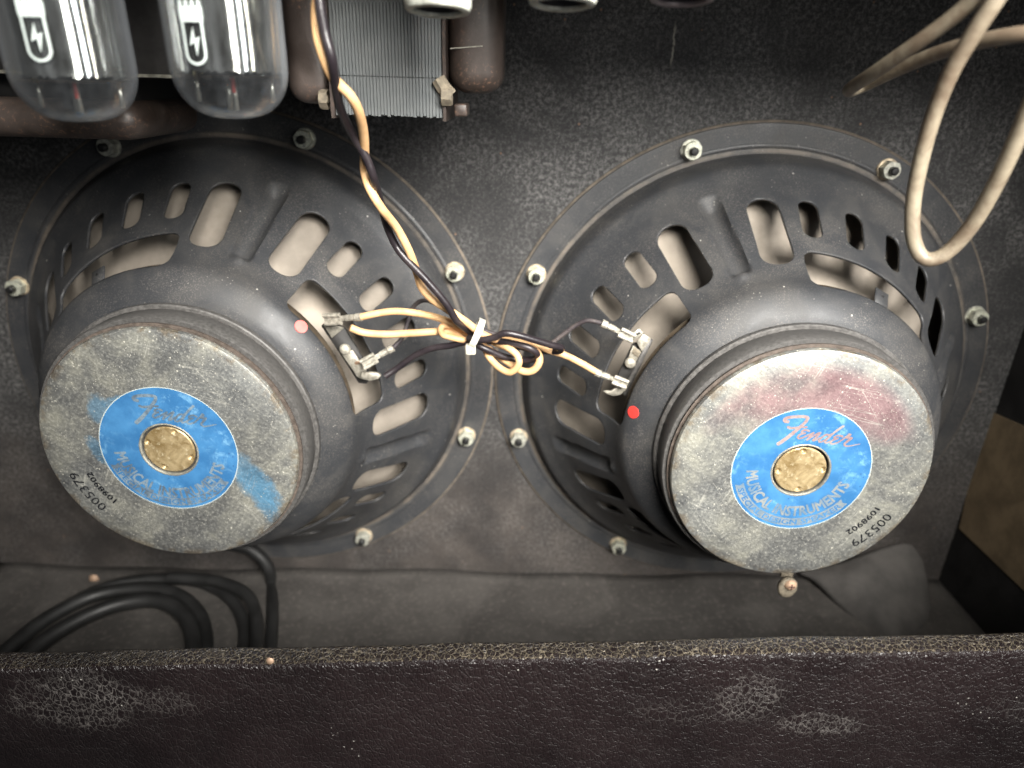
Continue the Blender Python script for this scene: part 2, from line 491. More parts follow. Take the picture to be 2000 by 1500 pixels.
MAT = dict(
    basket=m_basket(), blue=m_blue(), gold=m_gold(), baffle=m_baffle(), floor=m_floor(), bell=m_bell(), lam=m_lam(),
    glass=m_glass(), getter=m_getter(), cord=m_cord(),
    tolex=m_tolex("pebbled_black_vinyl", (.19, .175, .165), 430), tolex_top=m_tolex("worn_black_vinyl_edge", (.19, .16, .115), 470, True),
    letter_l=m_letter("tarnished_lettering", (.15, .21, .28), (.34, .45, .54)), letter=m_letter("bare_metal_lettering", (.22, .32, .42), (.42, .44, .43)), letter_r=m_letter("bare_metal_script", (.42, .27, .27), (.52, .45, .43)),
    ink=simple("black_ink", (.008, .009, .012), .5, var=.2),
    cone=simple("grey_paper_cone", (.32, .28, .235), .9, var=.22, scale=32, bump=.5),
    spider=simple("tan_spider_cloth", (.10, .075, .05), .9),
    magnet=simple("dusty_black_ferrite", (.080, .077, .074), .55, var=.28, scale=700, bump=.15, dist=.0003),
    plate=simple("dusty_dark_steel", (.12, .115, .11), .5, .2, var=.35, scale=500, bump=.3),
    rim=simple("worn_zinc_rim", (.33, .32, .27), .5, .4, var=.35, scale=400),
    brownring=simple("brown_dusty_rubber", (.095, .075, .062), .7, var=.35, scale=400),
    nut=simple("yellow_zinc_nut", (.74, .75, .62), .30, .5, var=.25, scale=400),
    nut2=simple("shaded_zinc_nut", (.50, .50, .43), .42, .4, var=.4, scale=500, bump=.3), nut3=simple("rust_tinged_nut", (.52, .43, .31), .45, .4, var=.5, scale=350, bump=.3),  # nut2: darker copy of the zinc nut, shade put into its colour
    stud=simple("black_oxide_bolt", (.012, .012, .012), .45),
    gasket=simple("tan_gasket_edge", (.15, .125, .10), .85, var=.4, scale=200),
    fibre=simple("black_fibre_board", (.035, .033, .032), .55),
    lug=simple("dusty_tinned_lug", (.37, .345, .29), .5, .35, var=.4, scale=500, bump=.5),
    red=simple("red_sticker", (.80, .055, .045), .5, var=.1), red2=simple("faded_red_sticker", (.78, .17, .15), .5, var=.12),
    cream=m_wire("cream_wire_jacket", (.74, .46, .23), (.58, .34, .165), .55),
    black=m_wire("black_wire_jacket", (.018, .014, .017), (.035, .028, .030), .36, .25),
    blackcloth=m_wire("dusty_black_wire_jacket", (.035, .028, .032), (.09, .075, .07), .6, .5),
    tie=simple("milky_nylon", (.56, .545, .46), .35, var=.08),
    cable=simple("black_rubber_cable", (.014, .014, .014), .55, var=.3, scale=60),
    mica=simple("mica_disc", (.42, .34, .27), .5, .2, var=.3, scale=200),
    silver=simple("bright_wire", (.6, .58, .52), .3, .9), reddish=simple("red_sleeve", (.45, .06, .05), .5),
    anode=simple("grey_black_anode", (.055, .055, .06), .5, .4), whiteprint=simple("white_print", (.50, .56, .54), .5, var=.05),
    shield=simple("corroded_pale_tin", (.50, .51, .45), .5, .25, var=.5, scale=130, bump=.5, dist=.0008),
    shield2=simple("mauve_grey_tin", (.26, .22, .23), .45, .3, var=.2),
    hole=simple("dark_shield_inside", (.03, .028, .03), .6),
    coredark=simple("dark_grey_core", (.030, .028, .028), .6, .1, var=.35, scale=220, bump=.4),
    paper=simple("yellowed_paper_chart", (.27, .20, .12), .9, var=.25, scale=55),
    wall=simple("black_inner_wall", (.012, .011, .011), .8, var=.5, scale=60),
    chassis=simple("dull_steel_chassis", (.25, .25, .25), .45, .6),
    copper=simple("rusty_screw_head", (.42, .28, .19), .6, .2), maroon=simple("maroon_block", (.045, .018, .022), .6),
    clamp=simple("dusty_brown_clamp", (.20, .17, .125), .85, var=.4, scale=300, bump=.5),
    flap=simple("dusty_grey_cloth", (.075, .070, .066), .9, var=.35, scale=40, bump=.2),
)

# ------------------------------------------------------------------ setting: cabinet interior
D = 314.472
XW = 489.0; XL = -212.0


def floor_z(x): return -171.5 + .024 * (x - 20)


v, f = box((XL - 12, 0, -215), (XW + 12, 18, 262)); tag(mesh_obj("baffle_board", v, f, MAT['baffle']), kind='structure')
nx, ny = 90, 30
v = []
for i in range(nx + 1):
    for j in range(ny + 1):
        x = XL + (XW - XL) * i / nx; y = -.2 - 215 * j / ny
        z = floor_z(x) + 1.2 * sin(x * .021 + y * .03) + 1.0 * sin(x * .06 + 1) * math.exp(y / 30)
        if j == 0: z += 1.5
        v.append((x, y, z))
f = [(i * (ny + 1) + j, (i + 1) * (ny + 1) + j, (i + 1) * (ny + 1) + j + 1, i * (ny + 1) + j + 1) for i in range(nx) for j in range(ny)]
fl = mesh_obj("cabinet_floor", v, f, MAT['floor'], smooth=True); tag(fl, kind='structure')
md = fl.modifiers.new("thick", 'SOLIDIFY'); md.thickness = .004; md.offset = -1
v, f = box((XW, -250, -215), (XW + 14, -.4, 262)); tag(mesh_obj("side_wall", v, f, MAT['wall']), kind='structure')
v, f = box((XL - 14, -250, -215), (XL, -.4, 262)); tag(mesh_obj("side_wall", v, f, MAT['wall']), kind='structure')
v, f = box((XL + .5, -192, 226), (XW - .5, -6, 262)); ch = mesh_obj("amplifier_chassis", v, f, MAT['chassis'])
tag(ch, "flat steel chassis above the hanging tubes and transformer", "chassis")

# lower back panel with vinyl
YP = -196.0
pl = at(0, 1281, YP); pr = at(2000, 1243, YP); pm = at(1000, 1256, YP)
root = empty("rear_panel", (pm.x, YP, pm.z), "long black pebbled vinyl panel along the bottom with a worn dusty top edge", "panel")
slope = (pr.z - pl.z) / (pr.x - pl.x)


def panel_part(name, prof, mat, x0=-190, x1=486, n=160):
    vs = []; k = len(prof)
    for i in range(n + 1):
        x = x0 + (x1 - x0) * i / n; wv = .35 * sin(x * .05) + .2 * sin(x * .13 + 1)
        zt = pm.z + slope * (x - pm.x) + wv
        for (yy, zz) in prof: vs.append((x - pm.x, yy - YP, zt + zz - pm.z))
    fs = [(i * k + j, (i + 1) * k + j, (i + 1) * k + j + 1, i * k + j + 1) for i in range(n) for j in range(k - 1)]
    return mesh_obj(name, vs, fs, mat, root, True)


arc = [(-6.5 - 8.5 + 3.5 * 0 - 2.6 * sin(a), -2.6 + 2.6 * cos(a)) for a in np.linspace(0, pi / 2, 7)]
EY, ER = 6.0, 3.0
top = [(YP + 2, -60)] + [(YP + 2, -1.8)] + [(YP + .8, -.5), (YP - .5, 0)] + [(YP - 3, .15), (YP - 5, .12)] + [(YP - EY - ER * sin(a), -ER + ER * cos(a)) for a in np.linspace(.0, .75, 6)]
o = panel_part("top_edge", top, MAT['tolex_top'])
front = [(YP - EY - ER * sin(a), -ER + ER * cos(a)) for a in np.linspace(.75, pi / 2, 6)] + [(YP - EY - ER - .05 * k, -ER - 6 * k) for k in range(1, 26)]
panel_part("front_face", front, MAT['tolex'])
v, f = bar((at(525, 1290, YP - 13) - pm) + Vector((-.0, YP * 0, 0)), (at(530, 1290, YP - 13) - pm), 1.6, .6)
pt = at(527, 1290, YP - 8.6)
v, f = lathe([(0, .9), (1.2, .8), (1.7, 0)], 12, 'y', (pt.x - pm.x, pt.y - YP + .2 , pt.z - pm.z - .4)); mesh_obj("staple", v, f, MAT['copper'], root, True)

# ------------------------------------------------------------------ speakers
PROF = [(139.0, 3.2), (137.8, 5.2), (136.6, 9.5), (134.3, 14.8), (130, 18.6), (125.5, 22.5), (118.3, 30.5), (110.6, 41.7), (103, 53), (96.6, 62),
        (91, 70), (87.5, 77), (85.4, 83), (83.4, 86.8), (80.2, 90.0), (76.3, 92.8), (72, 95.0), (66, 96.6), (60, 97)]
pp = catmull(PROF, 10)
dl = np.r_[0, np.cumsum(np.hypot(*np.diff(pp, axis=0).T))]
NS = 118
ss = np.linspace(0, dl[-1], NS); pr_ = np.interp(ss, dl, pp[:, 0]); ph_ = np.interp(ss, dl, pp[:, 1])
s_of_r = lambda r: np.interp(-r, -pr_, ss)
NTH = 720
th = np.arange(NTH) * 2 * pi / NTH
TT, SS = np.meshgrid(th, ss, indexing='ij'); RR = np.interp(SS, ss, pr_)


def wrapa(a): return (a + pi) % (2 * pi) - pi


sd = np.full(TT.shape, 1e3)
sb0, sb1 = s_of_r(118.5), s_of_r(91.8); sm0, sm1 = s_of_r(118.2), s_of_r(102.8); sw0, sw1 = s_of_r(97), s_of_r(84.9)
for q in range(4):
    base = q * pi / 2                      # rib angle
    for a, s0, s1, hw, rc in ([(12.6, sb0, sb1, 8.7, 8.0), (77.4, sb0, sb1, 8.7, 8.0)] + [(x, sm0, sm1, 5.6, 5.3) for x in (24.9, 38.3, 51.7, 65.1)] + [(45, sw0, sw1, None, 5.5)]):
        lat = wrapa(TT - base - radians(a)) * RR
        al = SS - (s0 + s1) / 2
        hw_ = hw if hw else RR * radians(24.5)
        qx = np.abs(lat) - (hw_ - rc); qy = np.abs(al) - ((s1 - s0) / 2 - rc)
        d = np.hypot(np.maximum(qx, 0), np.maximum(qy, 0)) + np.minimum(np.maximum(qx, qy), 0) - rc
        sd = np.minimum(sd, d)


def basket_map(i, j):
    t_ = i * 2 * pi / NTH; s_ = j * ss[-1] / (NS - 1)
    r = np.interp(s_, ss, pr_); h = np.interp(s_, ss, ph_)
    # outward normal of the profile
    dr = np.interp(s_ + .5, ss, pr_) - np.interp(s_ - .5, ss, pr_); dh = np.interp(s_ + .5, ss, ph_) - np.interp(s_ - .5, ss, ph_)
    L_ = np.hypot(dr, dh) + 1e-9; nr, nh = dh / L_, -dr / L_
    t2 = wrapa((t_ + pi / 4) % (pi / 2) - pi / 4)
    lat = t2 * r; g0, g1 = s_of_r(124), s_of_r(90.5)
    groove = np.clip(1 - (np.abs(lat) / 5.8) ** 2, 0, 1) ** .75 * np.clip((s_ - g0) / 9, 0, 1) * np.clip((g1 - s_) / 3.5, 0, 1)
    bumpy = np.exp(-((s_ - g1 - 1.0) / 2.6) ** 2 - (lat / 3.2) ** 2)
    disp = -4.0 * groove + 1.3 * bumpy
    r = r + nr * disp; h = h + nh * disp
    return np.c_[r * np.cos(t_), -h, r * np.sin(t_)]


bv, bf = clip_grid(NTH, NS, sd, basket_map, True)
BASKET = {}


def hexring(rf, ri, h0, h1, c, rot=0.0):
    """hexagonal nut with a hole and a chamfer"""
    v = []; f = []; N = 24
    for k in range(N):
        a = 2 * pi * k / N; ro = rf / cos(((a) % (pi / 3)) - pi / 6)
        for r, h in ((ro, h0), (ro, h1 - .9), (min(ro, rf * 1.03), h1), (ri, h1), (ri, h0)):
            v.append((c[0] + r * cos(a + rot), c[1] - h, c[2] + r * sin(a + rot)))
    for k in range(N):
        k2 = (k + 1) % N
        for i in range(4): f.append((k * 5 + i, k * 5 + i + 1, k2 * 5 + i + 1, k2 * 5 + i))
    return v, f


def cap_sdf(U, V, pts, w0, w1=None):
    w1 = w0 if w1 is None else w1
    d = np.full(U.shape, 1e3); n = len(pts) - 1
    for k in range(n):
        a = np.array(pts[k], float); b = np.array(pts[k + 1], float); ab = b - a
        t = np.clip(((U - a[0]) * ab[0] + (V - a[1]) * ab[1]) / (ab @ ab + 1e-9), 0, 1)
        dist = np.hypot(U - a[0] - t * ab[0], V - a[1] - t * ab[1])
        wd = w0 + (w1 - w0) * (k + t) / n
        d = np.minimum(d, dist - wd)
    return d


H = 118.6


def disc_local(px, py, cx, h=H):
    p = at(px, py, -h); return (p.x - cx, p.z)


# script lettering traced on the right disc, as strokes in the disc's own plane (mm)
def Zp(x, y): return disc_local(1510 + x / 11.11, 800 + y / 11.11, D)


STROKES = [
    ([(318, 262), (262, 250), (245, 215), (300, 178), (400, 160), (540, 150), (660, 150), (735, 165), (748, 200), (700, 270), (620, 345)], 36, 34),
    ([(640, 325), (540, 415), (420, 515), (300, 610), (180, 695), (115, 735)], 36, 44),
    ([(325, 378), (370, 398), (470, 395), (590, 378), (725, 378)], 30, 20),
    ([(778, 462), (725, 442), (655, 445), (615, 478), (650, 505), (690, 508)], 23, 21), ([(660, 508), (580, 542), (532, 588), (565, 625), (650, 600), (760, 550), (868, 502)], 24, 17),
    ([(872, 504), (800, 580), (742, 650)], 24, 26), ([(752, 640), (880, 565), (975, 508), (1022, 500)], 17, 20), ([(1018, 505), (940, 590), (862, 662)], 25, 26), ([(870, 672), (940, 650), (1010, 600)], 20, 14),
    ([(1215, 548), (1140, 545), (1050, 605), (990, 675), (1030, 700), (1110, 662), (1200, 590), (1262, 530)], 23, 18), ([(1518, 358), (1400, 440), (1270, 540), (1175, 635), (1122, 698), (1155, 718), (1230, 690), (1290, 665)], 27, 18),
    ([(1502, 582), (1452, 562), (1385, 565), (1325, 598), (1350, 622), (1402, 620)], 22, 20), ([(1390, 624), (1295, 660), (1240, 708), (1280, 742), (1380, 720), (1480, 662), (1555, 605)], 23, 17),
    ([(1655, 545), (1610, 580), (1572, 600)], 38, 26), ([(1600, 605), (1695, 612)], 22, 22), ([(1692, 618), (1610, 685), (1545, 745), (1570, 785), (1650, 788), (1760, 765), (1878, 745)], 30, 10)]
STROKES = [([Zp(*p) for p in catmull(pts, 4)] if len(pts) > 2 else [Zp(*p) for p in pts], a / 11.11 * .262, b / 11.11 * .262) for pts, a, b in STROKES]
allp = np.array([p for st in STROKES for p in st[0]])
GX = np.linspace(allp[:, 0].min() - 2, allp[:, 0].max() + 2, 300); GZ = np.linspace(allp[:, 1].min() - 2, allp[:, 1].max() + 2, 150)
GU, GV = np.meshgrid(GX, GZ, indexing='ij'); gd = np.full(GU.shape, 1e3)
for pts, a, b in STROKES: gd = np.minimum(gd, cap_sdf(GU, GV, pts, a, b))
SV, SF = clip_grid(len(GX), len(GZ), -gd, lambda i, j: np.c_[np.interp(i, range(len(GX)), GX), 0 * i, np.interp(j, range(len(GZ)), GZ)])
# direction tail->end on each disc gives the turn between the two labels
ra = Vector(disc_local(1678.7, 866.7, D)) - Vector(disc_local(1517.5, 868.4, D)); la = Vector(disc_local(417.5, 828.4, 0)) - Vector(disc_local(261.5, 826.7, 0))
TURN_L = math.atan2(la[1], la[0]) - math.atan2(ra[1], ra[0])


def rot2(v, a):
    v = np.asarray(v, float).copy(); x = v[:, 0] * cos(a) - v[:, 2] * sin(a); z = v[:, 0] * sin(a) + v[:, 2] * cos(a)
    v[:, 0] = x; v[:, 2] = z; return v


def text_mesh(s, bold=.012, spacing=1.0):
    """letters as one clean flat sheet: outline distances on a fine grid, made bolder, then cut"""
    cu = bpy.data.curves.new("lettering_curve", 'FONT'); cu.body = s; cu.size = 1; cu.resolution_u = 2; cu.space_character = spacing
    ob = bpy.data.objects.new("lettering_curve", cu); col.objects.link(ob)
    dg = bpy.context.evaluated_depsgraph_get(); me = bpy.data.meshes.new_from_object(ob.evaluated_get(dg))
    v = np.array([tuple(x.co) for x in me.vertices]); cnt = {}
    for p in me.polygons:
        for e in p.edge_keys: cnt[e] = cnt.get(e, 0) + 1
    E = np.array([e for e, c in cnt.items() if c == 1])
    bpy.data.objects.remove(ob); bpy.data.curves.remove(cu); bpy.data.meshes.remove(me)
    A, B = v[E[:, 0], :2], v[E[:, 1], :2]
    x0, x1, y0, y1 = v[:, 0].min() - .06, v[:, 0].max() + .06, v[:, 1].min() - .06, v[:, 1].max() + .06
    st = .017; gx = np.arange(x0, x1, st); gy = np.arange(y0, y1, st)
    dist = np.full((len(gx), len(gy)), 9.0); ins = np.zeros(dist.shape, bool)
    for a, b in zip(A, B):
        i0, i1 = np.searchsorted(gx, (min(a[0], b[0]) - .2, max(a[0], b[0]) + .2)); U, V = np.meshgrid(gx[i0:i1], gy, indexing='ij'); ab = b - a
        t = np.clip(((U - a[0]) * ab[0] + (V - a[1]) * ab[1]) / (ab @ ab + 1e-12), 0, 1)
        dist[i0:i1] = np.minimum(dist[i0:i1], np.hypot(U - a[0] - t * ab[0], V - a[1] - t * ab[1]))
        if a[0] != b[0]:
            k0, k1 = np.searchsorted(gx, (min(a[0], b[0]), max(a[0], b[0]))); yy = a[1] + (gx[k0:k1] - a[0]) * ab[1] / ab[0]
            ins[k0:k1] ^= gy[None, :] < yy[:, None]
    sdf = np.where(ins, dist, -dist) + bold
    return clip_grid(len(gx), len(gy), sdf, lambda i, j: np.c_[x0 + i * st, y0 + j * st, 0 * i])


def arc_text(s, r0, height, a0, a1, inward=True, bold=.012, spacing=1.0):
    """letters on a circle of radius r0 from angle a0 to a1 (radians); inward: tops toward the centre"""
    v, f = text_mesh(s, bold, spacing)
    x = (v[:, 0] - v[:, 0].min()) / (v[:, 0].max() - v[:, 0].min()); y = (v[:, 1] - v[:, 1].min()) / (v[:, 1].max() - v[:, 1].min()) * height
    a = a0 + (a1 - a0) * x; r = r0 - y if inward else r0 + y
    return np.c_[r * np.cos(a), 0 * a, r * np.sin(a)], f


def ang(px, py, cx):
    p = disc_local(px, py, cx); return math.atan2(p[1], p[0]), math.hypot(*p)


def make_speaker(name, cx, rib, label, info, tabang, termang, dot, dotmat):
    root = empty(name, (cx, 0, 0), label, "speaker", "two speakers on the baffle board")
    if 'm' not in BASKET:
        ob = mesh_obj("basket", bv, bf, MAT['basket'], root, True, None, 40)
        BASKET['m'] = ob.data
    else:
        ob = bpy.data.objects.new("basket", BASKET['m']); link(ob, root)
    ob.rotation_euler = (0, -rib, 0)
    md = ob.modifiers.new("sheet", 'SOLIDIFY'); md.thickness = .0015; md.offset = -1; md.use_even_offset = False
    v, f = lathe([(137.5, .3), (137.5, 3.0), (139.4, 3.15), (141.2, 3.0), (147, 2.8), (153, 2.9), (155.2, 2.7), (155.6, 1.9), (155.7, .3)], 200); mesh_obj("flange", v, f, MAT['basket'], root, True, None, 50)
    v, f = lathe([(154, .25), (156.6, .25), (156.9, 1.0), (156.4, 1.7), (154, 1.8)], 200); mesh_obj("gasket", v, f, MAT['gasket'], root, True)
    # outer groove bead
    v, f = lathe([(141.6, 2.9), (142.6, 3.5), (143.8, 3.5), (144.8, 2.9)], 200); mesh_obj("flange_bead", v, f, MAT['basket'], root, True)
    cone = [(137, 4), (131, 8.5), (127, 4.5), (122, 9)] + [(122 - 82 * k / 24, 9 + 55 * k / 24 + (.55 if k % 6 == 3 else 0)) for k in range(1, 25)] + [(26, 70)]
    v, f = lathe(cone, 96); mesh_obj("paper_cone", v, f, MAT['cone'], root, True)
    sp = [(80 - k * 2.2, 64 + 1.3 * (k % 2) + k * .35) for k in range(22)]
    v, f = lathe([(84, 77), (80, 74)] + [(76 - k * 2.3, 74 + 1.4 * (k % 2)) for k in range(22)], 96); mesh_obj("spider", v, f, MAT['spider'], root, True)
    v, f = lathe([(58, 95.4), (69.0, 95.4), (69.5, 96.0), (69.5, 98.9), (68.9, 99.5), (58, 99.5)], 160); mesh_obj("top_plate", v, f, MAT['plate'], root, True, None, 40)
    v, f = lathe([(56, 99.5), (67.3, 99.5), (67.6, 100), (67.6, 111.6), (67.0, 112.4), (56, 112.4)], 160); mesh_obj("magnet", v, f, MAT['magnet'], root, True, None, 40)
    v, f = lathe([(60, 112.4), (64.7, 112.4), (65.2, 113.0), (65.2, 114.2), (60, 114.3)], 160); mesh_obj("magnet_seal", v, f, MAT['brownring'], root, True, None, 40)
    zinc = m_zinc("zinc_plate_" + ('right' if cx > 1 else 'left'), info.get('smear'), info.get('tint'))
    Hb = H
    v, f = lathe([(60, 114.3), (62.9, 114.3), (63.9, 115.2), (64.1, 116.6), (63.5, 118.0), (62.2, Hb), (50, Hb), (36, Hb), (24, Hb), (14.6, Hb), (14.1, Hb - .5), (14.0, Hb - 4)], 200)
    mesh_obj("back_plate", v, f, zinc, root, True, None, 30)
    # blue ring
    v, f = lathe([(14.9, Hb + .08), (34.2, Hb + .08)], 160); lab = mesh_obj("label", v, f, MAT['blue'], root)
    v, f = lathe([(34.05, Hb + .10), (34.45, Hb + .10)], 160); mesh_obj("label_border", v, f, MAT['whiteprint'], lab)
    y = -(Hb + .17); turn = info['turn']
    sv = rot2(SV, turn); sv[:, 1] = y
    if turn:
        # keep the left script where the photograph has it
        pass
    o = mesh_obj("script_lettering", sv, SF, MAT['letter_r' if not turn else 'letter_l'], lab)
    a0, r0 = info['m0']; a1, r1 = info['m1']
    a0 = a0 % (2 * pi); a1 = a1 % (2 * pi)
    if a1 < a0: a1 += 2 * pi
    rm = (r0 + r1) / 2
    tv, tf = arc_text("MUSICAL INSTRUMENTS", rm + 3.1, 6.2, a0 - .02, a1 + .06, True, .034); tv[:, 1] = y; mesh_obj("lettering", tv, tf, MAT['letter' if not turn else 'letter_l'], lab)
    b0, q0 = info['b0']; b1, q1 = info['b1']; b0 %= 2 * pi; b1 %= 2 * pi
    if b1 < b0: b1 += 2 * pi
    rb = (q0 + q1) / 2; n = 60; vs = []; fs = []
    for k in range(n + 1):
        a = b0 + (b1 - b0) * k / n; notch = .035 if k in (0, n) else 0
        for r, s_ in ((rb + 2.2, 0), (rb, 1), (rb - 2.2, 0)):
            aa = a + (notch if k == 0 else -notch) * s_
            vs.append((r * cos(aa), y, r * sin(aa)))
    fs = [(k * 3 + i, k * 3 + i + 1, (k + 1) * 3 + i + 1, (k + 1) * 3 + i) for k in range(n) for i in range(2)]
    mesh_obj("ribbon", vs, fs, MAT['letter' if not turn else 'letter_l'], lab)
    tv, tf = arc_text("SPECIAL DESIGN SPEAKER", rb + 1.5, 3.0, b0 + .09, b1 - .09, True, .02); tv[:, 1] = y - .07; mesh_obj("ribbon_lettering", tv, tf, MAT['blue'], lab)
    for s_, key, hgt, bold in (("1098902", 'n1', 3.4, .024), ("005379", 'n2', 5.0, .004)):
        (a0, r0), (a1, r1) = info[key]
        a0 %= 2 * pi; a1 %= 2 * pi
        if a0 < a1: a0 += 2 * pi
        pad = (a0 - a1) / (len(s_) - 1) * .45
        tv, tf = arc_text(s_, (r0 + r1) / 2 - hgt / 2, hgt, a0 + pad, a1 - pad, False, bold); tv[:, 1] = -(Hb + .08); mesh_obj("stamped_number", tv, tf, MAT['ink'], root)
    # centre plug
    v, f = lathe([(14.02, Hb - 2.6), (12.7, Hb - 2.6), (12.65, Hb - 1.0)], 64); mesh_obj("plug_groove", v, f, MAT['magnet'], root, True)
    vs = []; fs = []; NR, NA = 40, 140
    for i in range(NR + 1):
        r = 12.75 * i / NR
        for k in range(NA):
            a = 2 * pi * k / NA; h = Hb - .15 - (.6 if i == NR else 0) - (.12 if i == NR - 1 else 0)
            for q in range(4):
                da = info['dimple'] + q * pi / 2; d = math.hypot(r * cos(a) - 10.9 * cos(da), r * sin(a) - 10.9 * sin(da)); h -= 1.5 * max(0, 1 - (d / 1.5) ** 2)
            vs.append((r * cos(a), -h, r * sin(a)))
    fs = [(i * NA + k, i * NA + (k + 1) % NA, (i + 1) * NA + (k + 1) % NA, (i + 1) * NA + k) for i in range(NR) for k in range(NA)]
    mesh_obj("centre_plug", vs, fs, MAT['gold'], root, True)
    v, f = lathe([(14.7, Hb + .02), (14.4, Hb + .35), (13.9, Hb + .1), (13.8, Hb - 1)], 64); mesh_obj("plug_ring", v, f, MAT['rim'], root, True)
    # tab beside the rear window
    a = tabang; e = Vector((cos(a), 0, sin(a))); t_ = Vector((-sin(a), 0, cos(a)))
    p0 = e * 84.2 + Vector((0, -80.5, 0)); p1 = e * 90.5 + Vector((0, -72.5, 0))
    v, f = bar(p0, p1, 8.5, 1.2, Vector((0, -1, 0)) + e)
    tb = bevelled("solder_tab", v, f, MAT['basket'], .5, 1, root)
    pc = p0.lerp(p1, .62); v, f = lathe([(0, .9), (1.0, .85)], 14, 'y', pc); mesh_obj("tab_hole", v, f, MAT['stud'], tb)
    # coloured dot
    p = dot; dp = Vector(p[0]); nn = Vector(p[1]).normalized(); u_, v_, _ = frame(nn); vs = [dp + nn * .5] + [dp + nn * .35 + (u_ * cos(q) + v_ * sin(q)) * 3.3 for q in np.linspace(0, 2 * pi, 25)[:-1]] + [dp - nn * .5 + (u_ * cos(q) + v_ * sin(q)) * 3.4 for q in np.linspace(0, 2 * pi, 25)[:-1]]
    fs = [(0, 1 + k, 1 + (k + 1) % 24) for k in range(24)] + [(1 + k, 25 + k, 25 + (k + 1) % 24, 1 + (k + 1) % 24) for k in range(24)]
    mesh_obj("sticker_dot", vs, fs, dotmat, root)
    # mounting bolts
    for k in range(8):
        a = info['bolt'] + k * pi / 4; c = (147.5 * cos(a), 0, 147.5 * sin(a)); j = random.uniform(0, 1)
        v, f = lathe([(0, 13.8), (1.7, 13.7), (2.3, 13.0), (2.3, 2.6), (1, 2.6)], 20, 'y', c)
        b = mesh_obj("mounting_bolt", v, f, MAT['stud'], root, True, c, 40)
        v, f = hexring(4.6, 2.35, 4.0, 9.8, (0, 0, 0), j); nm = random.choice(('nut', 'nut', 'nut2', 'nut3')); mesh_obj("nut", v, f, MAT[nm], b, False)
        v, f = lathe([(2.4, 2.95), (5.9, 2.95), (6.1, 3.3), (5.8, 4.0), (2.4, 4.2)], 28); mesh_obj("washer", v, f, MAT[random.choice(('nut2', 'nut3'))], b, True, None, 40)
    return root


RIB_L, RIB_R = radians(71.8), radians(108.9)


def on_profile(px, py, cx, it=30):
    """where the sight line meets the basket surface"""
    best = None
    for h in np.arange(20, 98, .25):
        p = at(px, py, -h); r = math.hypot(p.x - cx, p.z); rp = float(np.interp(h, ph_, pr_)); d = abs(r - rp)
        if best is None or d < best[0]: best = (d, h, p)
    d, h, p = best; a = math.atan2(p.z, p.x - cx)
    i = int(np.argmin(abs(ph_ - h))); dr, dh = pr_[i + 1] - pr_[i - 1], ph_[i + 1] - ph_[i - 1]; L_ = math.hypot(dr, dh)
    nr, nh = dh / L_, -dr / L_
    return (p - Vector((cx, 0, 0)), Vector((nr * cos(a), -nh, nr * sin(a))))


def L2(x, y): return ang(x, y, 0)
def R2(x, y): return ang(x, y, D)


def sm(px, py, cx, a, b, th_): p = disc_local(px, py, cx); return (p[0], p[1], th_, a, b)


spk_l = make_speaker("loudspeaker", 0, RIB_L, "left loudspeaker, its blue disc label smeared onto the freckled magnet plate",
    dict(smear=[sm(492, 930, 0, 25, 8, radians(-52)), sm(518, 985, 0, 15, 6, radians(-66)), sm(505, 955, 0, 18, 9, radians(-55)), sm(190, 800, 0, 9, 6, radians(80)), sm(192, 880, 0, 10, 4.5, radians(-65)), sm(225, 785, 0, 8, 4, .3)],
         turn=TURN_L, m0=L2(233, 884), m1=L2(425, 909), b0=L2(223, 905), b1=L2(439, 936), n1=(L2(220, 978), L2(178, 926)), n2=(L2(197.5, 990), L2(147.5, 929)),
         bolt=radians(161.2), dimple=L2(283, 862)[0]), radians(119.5), radians(25), on_profile(588, 638, 0), MAT['red2'])
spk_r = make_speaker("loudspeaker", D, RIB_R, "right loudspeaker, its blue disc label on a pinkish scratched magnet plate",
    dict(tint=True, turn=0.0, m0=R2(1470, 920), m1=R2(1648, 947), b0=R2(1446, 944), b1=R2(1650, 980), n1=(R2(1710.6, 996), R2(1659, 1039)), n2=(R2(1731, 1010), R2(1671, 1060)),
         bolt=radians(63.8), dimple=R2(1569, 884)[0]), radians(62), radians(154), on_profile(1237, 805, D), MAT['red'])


# ------------------------------------------------------------------ terminal boards and connectors
def term_part(root, cx, name, vf, mat, smooth=False, parent=None):
    v = [Vector(x) - Vector((cx, 0, 0)) for x in vf[0]]
    return mesh_obj(name, v, vf[1], mat, parent or root, smooth)


def bent(name, pts, wd, th_, mat, parent, cx, nrm=(0, -1, 0)):
    mb = MB()
    for a, b in zip(pts[:-1], pts[1:]): mb.add(*bar(a, b, wd, th_, nrm))
    return mesh_obj(name, [Vector(x) - Vector((cx, 0, 0)) for x in mb.v], mb.f, mat, parent)


def plate(name, pts, y, th_, mat, parent, cx, dy=0.0):
    """small sheet-metal piece; dy tilts it back from its first to its last corner"""
    n = len(pts); f0 = [at(px, py, y + dy * k / n) - Vector((cx, 0, 0)) for k, (px, py) in enumerate(pts)]
    v = f0 + [p + Vector((0, th_, 0)) for p in f0]
    f = [tuple(range(n)), tuple(range(2 * n - 1, n - 1, -1))] + [(k, k + n, (k + 1) % n + n, (k + 1) % n) for k in range(n)]
    return bevelled(name, v, f, mat, min(.25, th_ * .3), 1, parent)


